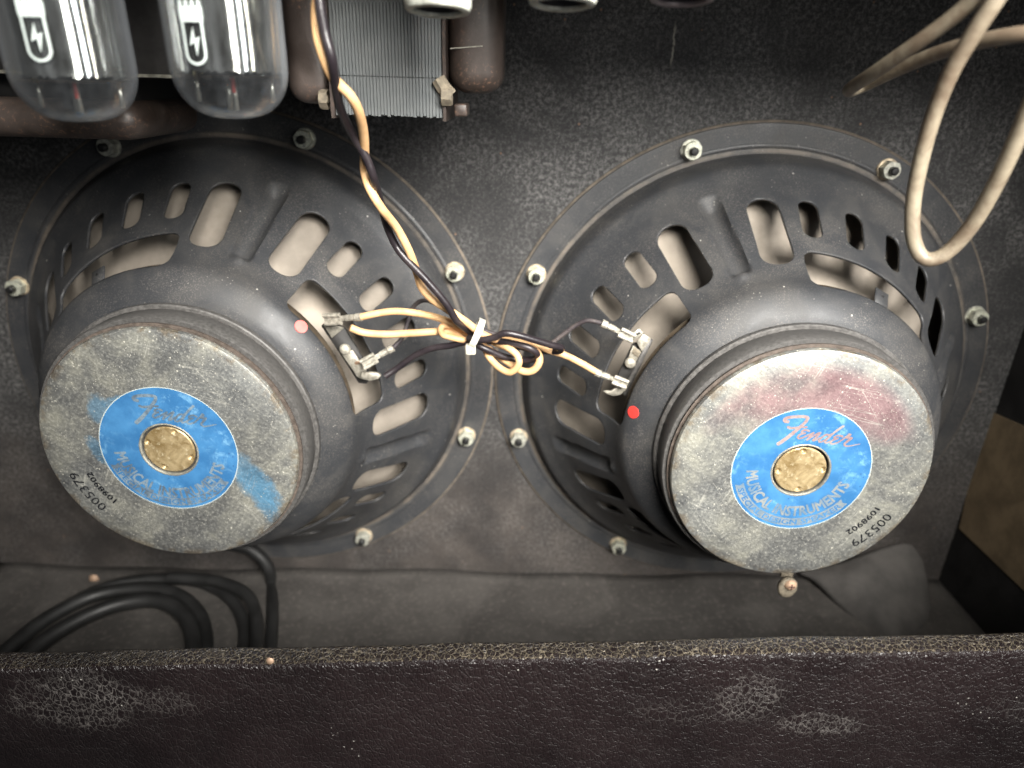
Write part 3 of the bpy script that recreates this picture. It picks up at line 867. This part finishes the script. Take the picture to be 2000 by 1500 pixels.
# left: board seen from the front
tbl = plate("terminal_board", [(627, 637), (636, 630), (672, 640), (708, 700), (724, 738), (716, 750), (700, 748), (664, 692)], -72, 2.0, MAT['fibre'], spk_l, 0)
plate("lug", [(631, 635), (641, 631), (672, 641), (648, 661)], -74, 1.0, MAT['lug'], tbl, 0)
lg = plate("lug", [(667, 692), (688, 684), (702, 706), (714, 716), (716, 734), (706, 741), (697, 736), (688, 722)], -74, 1.2, MAT['lug'], tbl, 0)
plate("lug", [(706, 728), (722, 728), (737, 729), (744, 734), (738, 741), (722, 744), (704, 740)], -76.5, 2.2, MAT['lug'], tbl, 0)
plate("rust_patch", [(692, 707), (702, 705), (703, 711), (694, 713)], -74.3, .3, MAT['copper'], lg, 0)
v, f = lathe([(0, 2.0), (2.2, 1.7), (3.0, .9), (3.1, 0)], 24, 'y', at(674, 682, -73.5)); mesh_obj("rivet", v, f, MAT['lug'], tbl, True)
# right: board seen nearly edge-on
tbr = plate("terminal_board", [(1236, 672), (1268, 661), (1220, 770), (1214, 768), (1204, 738)], -70, 1.6, MAT['fibre'], spk_r, D)
plate("board_edge", [(1267, 660), (1276, 665), (1223, 774), (1214, 769)], -71, 2.6, MAT['plate'], tbr, D)
plate("lug", [(1256, 652), (1272, 661), (1254, 688), (1243, 668)], -73.5, 1.0, MAT['lug'], tbr, D)
lg = plate("lug", [(1231, 657), (1236, 650), (1248, 642), (1257, 650), (1246, 661), (1236, 664)], -79, 1.1, MAT['lug'], tbr, D)
plate("lug_hole", [(1241, 653), (1249, 648), (1252, 651), (1244, 655)], -79.3, .3, MAT['stud'], lg, D)
lg2 = plate("lug", [(1236, 675), (1253, 687), (1243, 706), (1227, 700)], -72.5, 1.0, MAT['lug'], tbr, D)
plate("rust_patch", [(1238, 677), (1252, 687), (1246, 699), (1234, 690)], -72.8, .3, MAT['clamp'], lg2, D)
plate("lug", [(1221, 742), (1228, 748), (1222, 762), (1212, 771), (1198, 774), (1186, 770), (1178, 764), (1193, 764), (1203, 757), (1210, 746)], -75, 1.4, MAT['lug'], tbr, D)
p = at(1231, 708, -72) - Vector((D, 0, 0)); v, f = lathe([(0, 2.4), (2.2, 2.1), (3.0, 1.2), (3.1, 0)], 24, 'y', p); mesh_obj("rivet", v, f, MAT['lug'], tbr, True)


def connector(parent, org, a, b, wd=5.0, mat='lug'):
    """push-on terminal: rolled barrel, waist and wire crimp from a to b"""
    a, b = Vector(a), Vector(b); d = b - a
    mb = MB(); g = lambda t: a + d * t
    mb.add(*bar(g(0), g(.44), wd, 1.0)); u = d.normalized().cross(Vector((0, -1, 0))).normalized()
    for s_ in (-1, 1): mb.add(*tube([g(.0) + u * s_ * wd * .36 + Vector((0, -.8, 0)), g(.44) + u * s_ * wd * .36 + Vector((0, -.8, 0))], 1.1, 8, 1))
    mb.add(*bar(g(.44), g(.60), wd * .45, 1.2)); mb.add(*tube([g(.58), g(.66), g(.78), g(.80)], 1.7, 10, 2)); mb.add(*tube([g(.84), g(.86), g(1.0)], 2.1, 10, 2))
    mb.add(*bar(g(.78), g(.86), 2.4, 1.2))
    o = mesh_obj("crimp_connector", [Vector(x) - Vector(org) for x in mb.v], mb.f, MAT[mat], parent, False)
    return o


# ------------------------------------------------------------------ wires
def wire(name, px, r, mat, label, cat, group=None, seg=14, parent=None, n=8):
    pts = [at(*p) for p in px]
    v, f = tube(pts, r, seg, n); c = pts[len(pts) // 2]
    o = mesh_obj(name, v, f, mat, parent, True, c, 60)
    if parent is None: tag(o, label, cat, group)
    return o, c


YB = -84
# cream wire of the twisted pair, down to its loop and out to the left terminal
cream_main = [(628, -60, -150), (621, -10, -150), (618, 35, -152), (625, 88, -153), (650, 150, -152), (684, 187, -148), (701, 220, -142), (710, 262, -132), (712, 300, -124), (712, 332, -118), (722, 368, -120), (746, 408, -119),
              (774, 444, -110), (795, 482, -106), (808, 514, -101), (815, 535, -97), (824, 562, -96), (846, 586, -97), (880, 608, -96), (913, 631, -92), (938, 650, -90), (965, 662, -88), (1000, 666, -85), (1030, 674, -85), (1050, 690, -88), (1053, 708, -90), (1040, 724, -90), (1018, 724, -88), (990, 706, -84), (960, 686, -80), (930, 668, -80), (905, 657, -80),
              (890, 650, -82), (867, 647, -84), (800, 651, -84), (754, 653, -84), (712, 650, -84), (684, 640, -86)]
wire("cream_wire", cream_main, 1.92, MAT['cream'], "long cream wire twisted down past the transformer into the tied bundle", "wire", "speaker wires")
black_main = [(622, -60, -156), (624, 0, -158), (634, 60, -158), (648, 115, -158), (656, 168, -151), (665, 212, -142), (682, 250, -133), (700, 282, -128), (717, 312, -126), (729, 345, -124), (740, 385, -115), (754, 437, -106), (772, 478, -103), (790, 503, -104), (822, 536, -104), (851, 568, -104),
              (876, 600, -103), (891, 626, -100), (912, 644, -88), (934, 657, -84), (957, 663, -86), (1002, 671, -90), (1034, 680, -92), (1049, 692, -90), (1040, 702, -86), (1013, 703, -84), (979, 695, -86), (945, 680, -88), (925, 670, -86), (905, 669, -84), (879, 675, -82), (845, 680, -80), (811, 694, -78), (777, 718, -77), (752, 735, -79)]
wm, c = wire("black_wire", black_main, 1.75, MAT['black'], "long black wire twisted with the cream one, ending at the left speaker's lower lug", "wire", "speaker wires")
wc, c = wire("cream_wire", [(704, 619, -86), (743, 611, -85), (777, 608, -85), (822, 613, -85), (856, 621, -86), (890, 634, -88), (925, 652, -84), (945, 676, -82), (955, 697, -86), (975, 718, -90), (997, 727, -93), (1013, 711, -94), (1009, 693, -93), (991, 679, -90), (965, 668, -80), (990, 664, -78), (1030, 668, -80), (1050, 674, -80), (1072, 684, -80), (1104, 694, -79), (1138, 711, -78), (1167, 728, -78)],
     1.8, MAT['cream'], "short cream wire looping through the tie from left terminal to right terminal", "wire", "speaker wires")
connector(wc, c, at(1224, 750, -78), at(1163, 727, -78), 4.8)
connector(wc, c, at(634, 624, -80), at(707, 619, -86), 6.0)
w3, c = wire("black_wire", [(768, 679, -76), (786, 659, -72), (797, 627, -66), (806, 602, -62), (822, 588, -66), (845, 590, -74), (880, 612, -80), (912, 634, -80), (938, 643, -82), (965, 652, -82), (990, 658, -84), (1010, 668, -80), (1036, 682, -78), (1059, 686, -76), (1081, 668, -75), (1104, 650, -75), (1127, 634, -76), (1149, 626, -78), (1178, 632, -80)],
     1.2, MAT['blackcloth'], "thin dusty black wire arching up to the right speaker's upper lug", "wire", "speaker wires")
connector(w3, c, at(1237, 660, -80), at(1175, 631, -80))
connector(w3, c, at(708, 712, -80), at(768, 679, -77), 5.8)
wire("black_wire", [(915, 660, -88), (940, 664, -93), (966, 659, -95), (986, 651, -97), (1013, 655, -97), (1047, 665, -95), (1077, 674, -92), (1096, 679, -88), (1090, 686, -82), (1050, 684, -76), (1010, 676, -74), (965, 668, -76), (925, 662, -78)],
     1.75, MAT['black'], "black wire bight folded over the top of the tied bundle", "wire", "speaker wires")
wire("cream_wire", [(925, 668, -84), (890, 661, -85), (866, 654, -87), (861, 644, -88), (868, 636, -87), (890, 642, -82), (915, 655, -80)], 1.65, MAT['cream'], "small cream wire bight poking out left of the tie", "wire", "speaker wires")

# zip tie
zt = empty("cable_tie", at(928, 655, -92), "milky white cable tie with square head cinched round the wires", "cable tie")
zo = at(928, 655, -92)
c0 = at(930, 652, -88); a_ = (at(941, 628, -88) - at(918, 676, -88)) ; la_ = a_.length / 2; a_.normalize()
vs = []; fs = []; n = 40; ax = (Vector((1, 0, -.42))).normalized(); dep = Vector((0, 1, 0))
for k in range(n):
    q = 2 * pi * k / n
    for rr_ in (0, .9):
        for s_ in (-1, 1):
            vs.append(c0 - zo + a_ * (la_ + rr_) * cos(q) + dep * (8.0 + rr_) * sin(q) + ax * 1.65 * s_)
for k in range(n):
    a0 = k * 4; b0_ = ((k + 1) % n) * 4
    fs += [(a0 + 2, a0 + 3, b0_ + 3, b0_ + 2), (a0, b0_, b0_ + 1, a0 + 1), (a0, a0 + 2, b0_ + 2, b0_), (a0 + 1, b0_ + 1, b0_ + 3, a0 + 3)]
mesh_obj("strap", vs, fs, MAT['tie'], zt, True, None, 40)
hd = at(919, 682, -93) - zo
v, f = bar(hd + Vector((0, 0, 2.6)), hd - Vector((0, 0, 2.6)), 5.2, 4.4, (0.1, -1, .1)); hobj = bevelled("tie_head", v, f, MAT['tie'], .9, 2, zt)
v, f = bar(hd + Vector((0, -2.3, 1.4)), hd + Vector((0, -2.3, -.9)), 2.2, .5); mesh_obj("slot_lip", v, f, MAT['shield'], hobj)


# ------------------------------------------------------------------ beige power cord
cord = [(2120, 40, -190), (2060, 60, -185), (1985, 68, -178), (1900, 84, -165), (1820, 108, -150), (1745, 140, -135), (1690, 166, -122), (1660, 177, -124), (1668, 168, -134), (1710, 140, -150), (1780, 92, -165), (1850, 42, -175), (1905, -5, -182), (1960, -60, -190)]
wire("mains_cable", cord, 2.45, MAT['cord'], "brownish cable loop seen end-on, its tip pointing left at the top", "cable", "beige cable loops", 18, n=10)
cord2 = [(1985, -80, -190), (1950, -10, -188), (1905, 60, -184), (1858, 140, -178), (1822, 230, -172), (1797, 320, -168), (1783, 400, -166), (1784, 465, -166), (1802, 503, -168), (1833, 503, -170), (1868, 476, -172), (1908, 425, -176), (1952, 345, -182), (1995, 250, -188), (2040, 140, -194), (2080, 40, -200)]
wire("mains_cable", cord2, 2.6, MAT['cord'], "thick beige cable hanging in a long narrow U over the right speaker", "cable", "beige cable loops", 18, n=10)

# ------------------------------------------------------------------ black cable coil on the floor, left
fz = lambda x: floor_z(x) + 6


def onfloor(px, py, lift=5.5):
    d = ray(px, py); z0 = -172 + lift; t = (z0 - CAM[2]) / d[2]; return Vector(CAM + t * d)


paths = [[(-60, 1330), (20, 1265), (90, 1210), (180, 1165), (270, 1150), (340, 1160), (385, 1195), (400, 1240), (398, 1300), (380, 1360)],
         [(-40, 1370), (40, 1290), (110, 1235), (200, 1190), (280, 1172), (330, 1180), (365, 1210), (378, 1260), (370, 1320)],
         [(120, 1190), (200, 1150), (290, 1132), (380, 1135), (445, 1165), (475, 1215), (475, 1270), (462, 1330)],
         [(330, 1128), (420, 1135), (480, 1160), (500, 1205), (500, 1270), (490, 1330)]]
lbl = ["outermost black cable turn sweeping to the lower left corner", "inner black cable turn nested in the coil at lower left", "black cable turn arching right of the inner coil", "short black cable turn at the coil's right side"]
for q, (pts, lb) in enumerate(zip(paths, lbl)):
    P = [onfloor(x, y, 5 + 7 * (q % 2)) for x, y in pts]
    P = [Vector((a.x, min(a.y, -7), a.z)) for a in P]
    v, f = tube(P, 5.0 if q < 2 else 4.2, 14, 8); tag(mesh_obj("speaker_cable", v, f, MAT['cable'], None, True, P[4], 60), lb, "cable", "black cable coiled on the cabinet floor")
P = [at(440, 1062, -12), at(490, 1074, -14), at(522, 1105, -15), at(530, 1140, -14), onfloor(532, 1180, 4), onfloor(531, 1230, 4), onfloor(526, 1290, 4), onfloor(515, 1340, 4)]
v, f = tube(P, 4.2, 14, 8); tag(mesh_obj("speaker_cable", v, f, MAT['cable'], None, True, P[2], 60), "black cable drop bending down behind the left magnet to the floor", "cable", "black cable coiled on the cabinet floor")

# small maroon block with a copper screw, far left corner
mr = empty("corner_block", at(180, 1150, -9), "small maroon block with a coppery screw in the lower left corner", "block")
mo = at(180, 1150, -9)
v, f = bar(at(168, 1146, -9) - mo, at(236, 1146, -9) - mo, 13, 10); bevelled("block_body", v, f, MAT['maroon'], 1.5, 2, mr)
v, f = lathe([(0, 2.4), (2.6, 2), (3.6, 0)], 20, 'y', at(184, 1130, -14.2) - mo); mesh_obj("screw", v, f, MAT['copper'], mr, True)

# clamp and screw under the right magnet
cl = empty("cable_clamp", at(1537, 1138, -100), "dusty fibre clamp with a cross-head screw just below the right magnet", "clamp"); co = at(1537, 1138, -100)
vs, fs = lathe([(0, 0), (5.2, 0), (5.4, 2.4), (4.6, 3.0), (0, 3.0)], 20, 'y', (0, 0, -1.5)); vs = [(x, y, z * 1.25 + .5 * sin(x * 2)) for x, y, z in vs]
mesh_obj("clamp_body", vs, fs, MAT['clamp'], cl, True)
v, f = bar((0, 3, 2), (0, 3, 14), 7, 3); bevelled("clamp_strap", v, f, MAT['clamp'], .8, 2, cl)
v, f = lathe([(0, 5.0), (1.5, 4.9), (2.9, 4.2), (3.3, 3.0)], 24, 'y', (.8, 0, 1)); sw = mesh_obj("screw", v, f, MAT['copper'], cl, True)
mb = MB(); mb.add(*bar((.8 - 1.7, -5.02, 1), (.8 + 1.7, -5.02, 1), .6, .3)); mb.add(*bar((.8, -5.04, 1 - 1.7), (.8, -5.04, 1 + 1.7), .6, .3)); mesh_obj("cross_slot", mb.v, mb.f, MAT['maroon'], sw)

# folded cloth flap on the floor at the right
gp = [[(1560, 1118, -6), (1640, 1098, -5), (1720, 1072, -5), (1775, 1062, -6), (1802, 1092, -9)],
      [(1590, 1135, -14), (1655, 1122, -20), (1735, 1112, -18), (1790, 1110, -16), (1812, 1135, -18)],
      [(1630, 1175, -30), (1690, 1165, -36), (1752, 1160, -33), (1800, 1165, -32), (1818, 1185, -32)],
      [(1670, 1215, -46), (1725, 1208, -52), (1775, 1208, -50), (1808, 1215, -48), (1823, 1230, -46)],
      [(1710, 1262, -62), (1755, 1260, -68), (1790, 1262, -66), (1815, 1268, -62), (1828, 1275, -60)]]
G = np.array([[tuple(at(*p)) for p in row] for row in gp])
fine = np.array([catmull(r, 6) for r in G]); fine = np.array([catmull(fine[:, k], 6) for k in range(fine.shape[1])])
a, b = fine.shape[:2]; vs = fine.reshape(-1, 3); fs = [(i * b + j, (i + 1) * b + j, (i + 1) * b + j + 1, i * b + j + 1) for i in range(a - 1) for j in range(b - 1)]
fo = mesh_obj("cloth_flap", vs, fs, MAT['flap'], None, True, vs[len(vs) // 2]); tag(fo, "dusty dark grey cloth flap folded on the floor under the right speaker", "cloth")
md = fo.modifiers.new("thick", 'SOLIDIFY'); md.thickness = .0014
for q, pts in enumerate([[(1800, 1170, -12), (1840, 1196, -18), (1900, 1225, -28), (1960, 1262, -40)], [(1805, 1195, -20), (1835, 1212, -26), (1870, 1232, -34)]]):
    v, f = tube([at(*p) for p in pts], 1.6, 10, 5); tag(mesh_obj("loose_wire", v, f, MAT['clamp'], None, True, at(*pts[1])), ["longer dull tan wire lying in the dark lower right corner", "shorter dull tan wire beside the longer one in the corner"][q], "wire")

# paper chart on the right wall
qd = [atx(*p, XW - .6) for p in ((1925, 800), (1873, 1032), (2090, 1240), (2110, 880))]
c_ = sum(qd, Vector()) / 4; vs = qd + [x + Vector((.5, 0, 0)) for x in qd]
tag(mesh_obj("paper_chart", vs, [(0, 1, 2, 3), (7, 6, 5, 4), (0, 4, 5, 1), (1, 5, 6, 2), (2, 6, 7, 3), (3, 7, 4, 0)], MAT['paper'], None, False, c_), "yellowed paper chart stuck to the dark right side wall", "paper")


# ------------------------------------------------------------------ output transformer
YT = -118
xl0, xr0 = at(648, 110, YT).x, at(863, 110, YT).x
zb = at(760, 226, YT).z; zs = at(760, 150, YT).z
ot = empty("output_transformer", ((xl0 + xr0) / 2, YT, zb), "transformer with a ribbed grey lamination stack between two brown end bells", "transformer")
oo = Vector(((xl0 + xr0) / 2, YT, zb))
mb = MB(); NL = 33; pit = (xr0 - xl0) / NL
for k in range(NL):
    x0 = xl0 + pit * k; j = random.uniform(-.35, .35); jy = random.uniform(-.18, .18)
    v, f = box((x0 + pit * .08, YT + jy, zb + j), (x0 + pit * .92, YT + 50, zs - .18)); mb.add([Vector(p) - oo for p in v], f)
    v, f = box((x0 + pit * .08, YT + jy - .05, zs + .18), (x0 + pit * .92, YT + 50, 224)); mb.add([Vector(p) - oo for p in v], f)
    v, f = box((x0 - pit * .12, YT + .75, zb + .8), (x0 + pit * .12, YT + 49, 224)); mb.add([Vector(p) - oo for p in v], f)
st = mesh_obj("lamination_stack", mb.v, mb.f, MAT['lam'], ot); st['kind'] = 'stuff'
mb = MB()
for k in range(NL):
    v, f = box((xl0 + pit * (k + .14), YT + .6, zs - .35), (xl0 + pit * (k + .86), YT + 40, zs + .35)); mb.add([Vector(p) - oo for p in v], f)
mesh_obj("joint_line", mb.v, mb.f, MAT['stud'], ot)['kind'] = 'stuff'
for x0, x1 in ((xl0 - 1.6, xl0 - .3), (xr0 + .3, xr0 + 1.6)):
    v, f = box((x0 - oo.x, -1.2, -1.5), (x1 - oo.x, 52, 224 - zb)); mesh_obj("side_frame", v, f, MAT['bell'], ot)
xbl = at(556, 150, YT + 6).x; xbr = at(982, 120, YT + 6).x
v, f = box((xbl - oo.x, 4, at(600, 204, YT).z - zb), (xl0 - 1.7 - oo.x, 46, 223 - zb)); bevelled("end_bell", v, f, MAT['bell'], 7.5, 6, ot)
v, f = box((xr0 + 1.7 - oo.x, 3, at(930, 184, YT).z - zb), (xbr - oo.x, 48, 223 - zb)); eb = bevelled("end_bell", v, f, MAT['bell'], 8, 6, ot)
zbr = at(905, 92, YT + 2).z - zb
v, f = bar((xr0 + 3 - oo.x, 2.7, zbr - .6), (xbr - 8 - oo.x, 2.7, zbr + .6), .35, .5); mesh_obj("seam", v, f, MAT['rim'], eb)
bp = at(880, 188, YT - 3) - oo
v, f = tube([(bp.x - 5, bp.y + 2.5, bp.z + 6), (bp.x - 3, bp.y + 2, bp.z + 3), (bp.x, bp.y + 2, bp.z)], 3.0, 8, 3); bl = mesh_obj("clamp_bolt", v, f, MAT['clamp'], ot, False)
v = []; f = []
vv, ff = hexring(3.2, 1.4, 0, 4.2, (0, 0, 0), .3); vv = [(bp.x - 3.6 - y, bp.y + x * .9 + 1, bp.z + z) for x, y, z in vv]; mesh_obj("bolt_nut", vv, ff, MAT['clamp'], bl)
vv, ff = hexring(3.4, 1.4, 0, 3.5, (0, 0, 0), .3); lp = at(646, 195, YT) - oo; vv = [(lp.x - 1.6 + y, lp.y + x * .9 + 3, lp.z + z) for x, y, z in vv]; mesh_obj("bolt_nut", vv, ff, MAT['clamp'], bl)
v, f = bar(at(890, 214, YT + 12) - oo, at(915, 214, YT + 12) - oo, 5, 14); bevelled("mounting_foot", v, f, MAT['bell'], .8, 2, ot)

# ------------------------------------------------------------------ power transformer, upper left
YQ = -108
po = at(180, 200, YQ)
ptx = empty("power_transformer", po, "dark boxy transformer with a rusty brown bell behind the left tube", "transformer")
xr = at(352, 100, YQ).x; zq = at(150, 149, YQ).z
v, f = box((XL + 4 - po.x, YQ - po.y, zq - po.z), (xr - po.x, -40 - po.y, 224 - po.z)); bevelled("core", v, f, MAT['coredark'], 1.2, 2, ptx)
for z_ in (0,):
    v, f = box((XL + 5 - po.x, YQ - 1.0 - po.y, zq + .4 - po.z), (xr - 1 - po.x, YQ - .2 - po.y, zq + 1.6 - po.z)); mesh_obj("core_edge", v, f, MAT['rim'], ptx)
xb = at(272, 220, YQ).x
v, f = box((XL + 10 - po.x, YQ - 4 - po.y, at(150, 274, YQ - 4).z - po.z), (xb - po.x, -46 - po.y, zq - 9 - po.z)); bevelled("end_bell", v, f, MAT['bell'], 9, 6, ptx)
v, f = box((XL + 14 - po.x, YQ + 10 - po.y, zq - 9.5 - po.z), (xb - 6 - po.x, -50 - po.y, zq - po.z)); mesh_obj("coil_cover", v, f, MAT['stud'], ptx)


# ------------------------------------------------------------------ vacuum tubes
def tube_icon_sdf(U, V):
    """printed icon: cap with prongs, rounded outline, bolt. units mm, V up, bottom of outline at 0"""
    d = np.full(U.shape, 1e3)
    def rect(x0, x1, y0, y1): return np.maximum(np.maximum(x0 - U, U - x1), np.maximum(y0 - V, V - y1))
    wdt = 4.6
    ring = np.hypot(U, V - wdt) - (wdt - .6); side = np.abs(np.abs(U) - (wdt - .6)) - .52
    d = np.minimum(d, np.maximum(np.abs(ring) - .52, V - wdt)); d = np.minimum(d, np.maximum(side, np.maximum(wdt - V, V - 17.6)))
    d = np.minimum(d, rect(-wdt - .1, wdt + .1, 16.6, 18.2)); d = np.minimum(d, rect(-4.9, 4.9, 17.8, 22.4))
    for x in (-3.8, -1.3, 1.3, 3.8): d = np.minimum(d, rect(x - .75, x + .75, 22.2, 24.6))
    poly = np.array([(.9, 15.0), (-2.0, 8.2), (-.1, 9.2), (-.35, 9.0), (.2, 3.6), (2.4, 11.0), (.6, 10.2)])
    poly = np.array([(.2, 14.8), (-2.1, 7.6), (.1, 8.9), (.5, 3.4), (2.5, 11.2), (.5, 10.1)])
    inside = np.zeros(U.shape, bool); dd = np.full(U.shape, 1e3)
    for k in range(len(poly)):
        a, b = poly[k], poly[(k + 1) % len(poly)]
        cond = (a[1] > V) != (b[1] > V); xi = (b[0] - a[0]) * (V - a[1]) / (b[1] - a[1] + 1e-12) + a[0]
        inside ^= cond & (U < xi); ab = b - a; t = np.clip(((U - a[0]) * ab[0] + (V - a[1]) * ab[1]) / (ab @ ab), 0, 1)
        dd = np.minimum(dd, np.hypot(U - a[0] - t * ab[0], V - a[1] - t * ab[1]))
    return np.minimum(d, np.where(inside, -dd, dd))


def make_tube(px_tip, py_tip, px_mid, y, label, logo_px, mica_dz, tilt, getter_cut):
    tip = at(px_tip, py_tip, y); R_ = 19.0
    root = empty("vacuum_tube", tip, label, "vacuum tube", "glass power tubes hanging from the chassis")
    root.rotation_euler = (0, tilt, 0)
    prof = [(0, 0), (3, .1), (6, .45), (9, 1.2), (12, 2.6), (15, 5.2), (17.2, 8.6), (18.5, 12.5), (19, 17), (19, 30), (19, 66), (17.5, 70)]
    pr2 = catmull(prof, 4); inner = [(max(0, r - .7 if r > 1 else r), h + (.7 if h < 12 else .2)) for r, h in pr2[::-1]]
    v, f = lathe([tuple(p) for p in pr2] + inner, 72, 'z'); mesh_obj("glass_envelope", v, f, MAT['glass'], root, True)
    zm = mica_dz
    v, f = lathe([(0, zm), (17.6, zm)], 48, 'z')
    v2, f2 = lathe([(0, zm + .5), (17.6, zm + .5)], 48, 'z')
    mb = MB(); mb.add(v, f); mb.add(v2, f2); mesh_obj("mica_disc", mb.v, mb.f, MAT['mica'], root)
    # getter mirror: part of a cylinder just inside the glass
    vs = []; n = 60; a0, a1 = radians(-172), radians(40); zs_ = np.linspace(zm + .8, 66, 14)
    for z in zs_:
        for k in range(n + 1):
            a = a0 + (a1 - a0) * k / n; jag = (.9 * sin(k * 1.7) + .6 * sin(k * .6 + 1)) if z == zs_[0] else 0
            vs.append((17.7 * cos(a), 17.7 * sin(a), z + abs(jag)))
    fs = [(i * (n + 1) + k, i * (n + 1) + k + 1, (i + 1) * (n + 1) + k + 1, (i + 1) * (n + 1) + k) for i in range(len(zs_) - 1) for k in range(n)]
    mesh_obj("getter_mirror", vs, fs, MAT['getter'], root, True)
    v, f = box((-9, -6, zm + 1), (9, 6, 66)); bevelled("anode", v, f, MAT['anode'], 3, 3, root)
    for (x, yy, z0, z1, r, mt) in ((-9.5, -6, zm - 8, zm + 2, .8, 'silver'), (2.6, -5, zm - 13.5, zm, .75, 'silver'), (2.4, -5.2, zm - 5, zm, .8, 'reddish'), (13, 2, zm - 8, zm, .7, 'silver'), (-1.5, 0, zm - 14, zm, 1.0, 'silver')):
        z0 = max(z0, 3)
        v, f = tube([(x, yy, z0), (x, yy, (z0 + z1) / 2), (x, yy, z1)], r, 10, 1); mesh_obj("support_rod", v, f, MAT[mt], root, True)
    v, f = box((-5.5, -1, max(4, zm - 12)), (-2.5, 5, zm)); mesh_obj("getter_holder", v, f, MAT['stud'], root)
    v, f = lathe([(0, 68), (20, 68), (20.5, 69), (20.5, 86), (17, 88), (0, 88)], 40, 'z'); mesh_obj("tube_base", v, f, MAT['stud'], root, True, None, 40)
    # printed icon
    lp = at(logo_px[0], logo_px[1], y - 17) - tip; u0 = math.asin(max(-.95, min(.95, lp.x / R_)))
    gu = np.linspace(-5.4, 5.4, 90); gv = np.linspace(-.6, 25, 190); U, V = np.meshgrid(gu, gv, indexing='ij')
    def cyl(i, j):
        u = np.interp(i, range(90), gu) * .8 / R_ + u0; z = np.interp(j, range(190), gv) * .74 + lp.z
        return np.c_[(R_ + .08) * np.sin(u), -(R_ + .08) * np.cos(u), z]
    v, f = clip_grid(90, 190, -tube_icon_sdf(U, V), cyl); mesh_obj("printed_icon", v, f, MAT['whiteprint'], root, True)
    return root


make_tube(166, 238, 160, -171, "leftmost glass tube with white icon and a clear bottom showing its mica disc", (92, 122), 12.5, radians(-1.0), 0)
make_tube(462, 232, 450, -162, "glass tube next to the transformer, white icon and bright mirrored side", (392, 128), 13.5, radians(-.5), 0)

# ------------------------------------------------------------------ small tube shields
for (px, py, wpx, mt, lb) in ((855, 25, 66, 'shield', "pale corroded tube shield hanging in front of the transformer"), (1098, 12, 68, 'shield', "pale tube shield, middle one of the row along the top"), (1332, 3, 66, 'shield2', "mauve grey tube shield, rightmost of the row along the top")):
    c = at(px, py, -168); dist = (np.array(c) - CAM) @ ROT[:, 1]; r = wpx * dist / FPX
    sh = empty("tube_shield", c, lb, "tube shield", "tube shields hanging from the chassis"); sh.rotation_euler = (radians(-7), 0, 0)
    v, f = lathe([(r * .70, 2.6), (r * .72, .5), (r * .82, .05), (r * .94, .5), (r, 2.2), (r, 8), (r * .985, 8.6), (r * .985, 50), (r * .8, 50)], 48, 'z'); mesh_obj("shield_can", v, f, MAT[mt], sh, True, None, 40)
    v, f = lathe([(0, 5), (r * .60, 4.6), (r * .71, 1.4)], 36, 'z'); mesh_obj("shield_opening", v, f, MAT['hole'], sh, True)
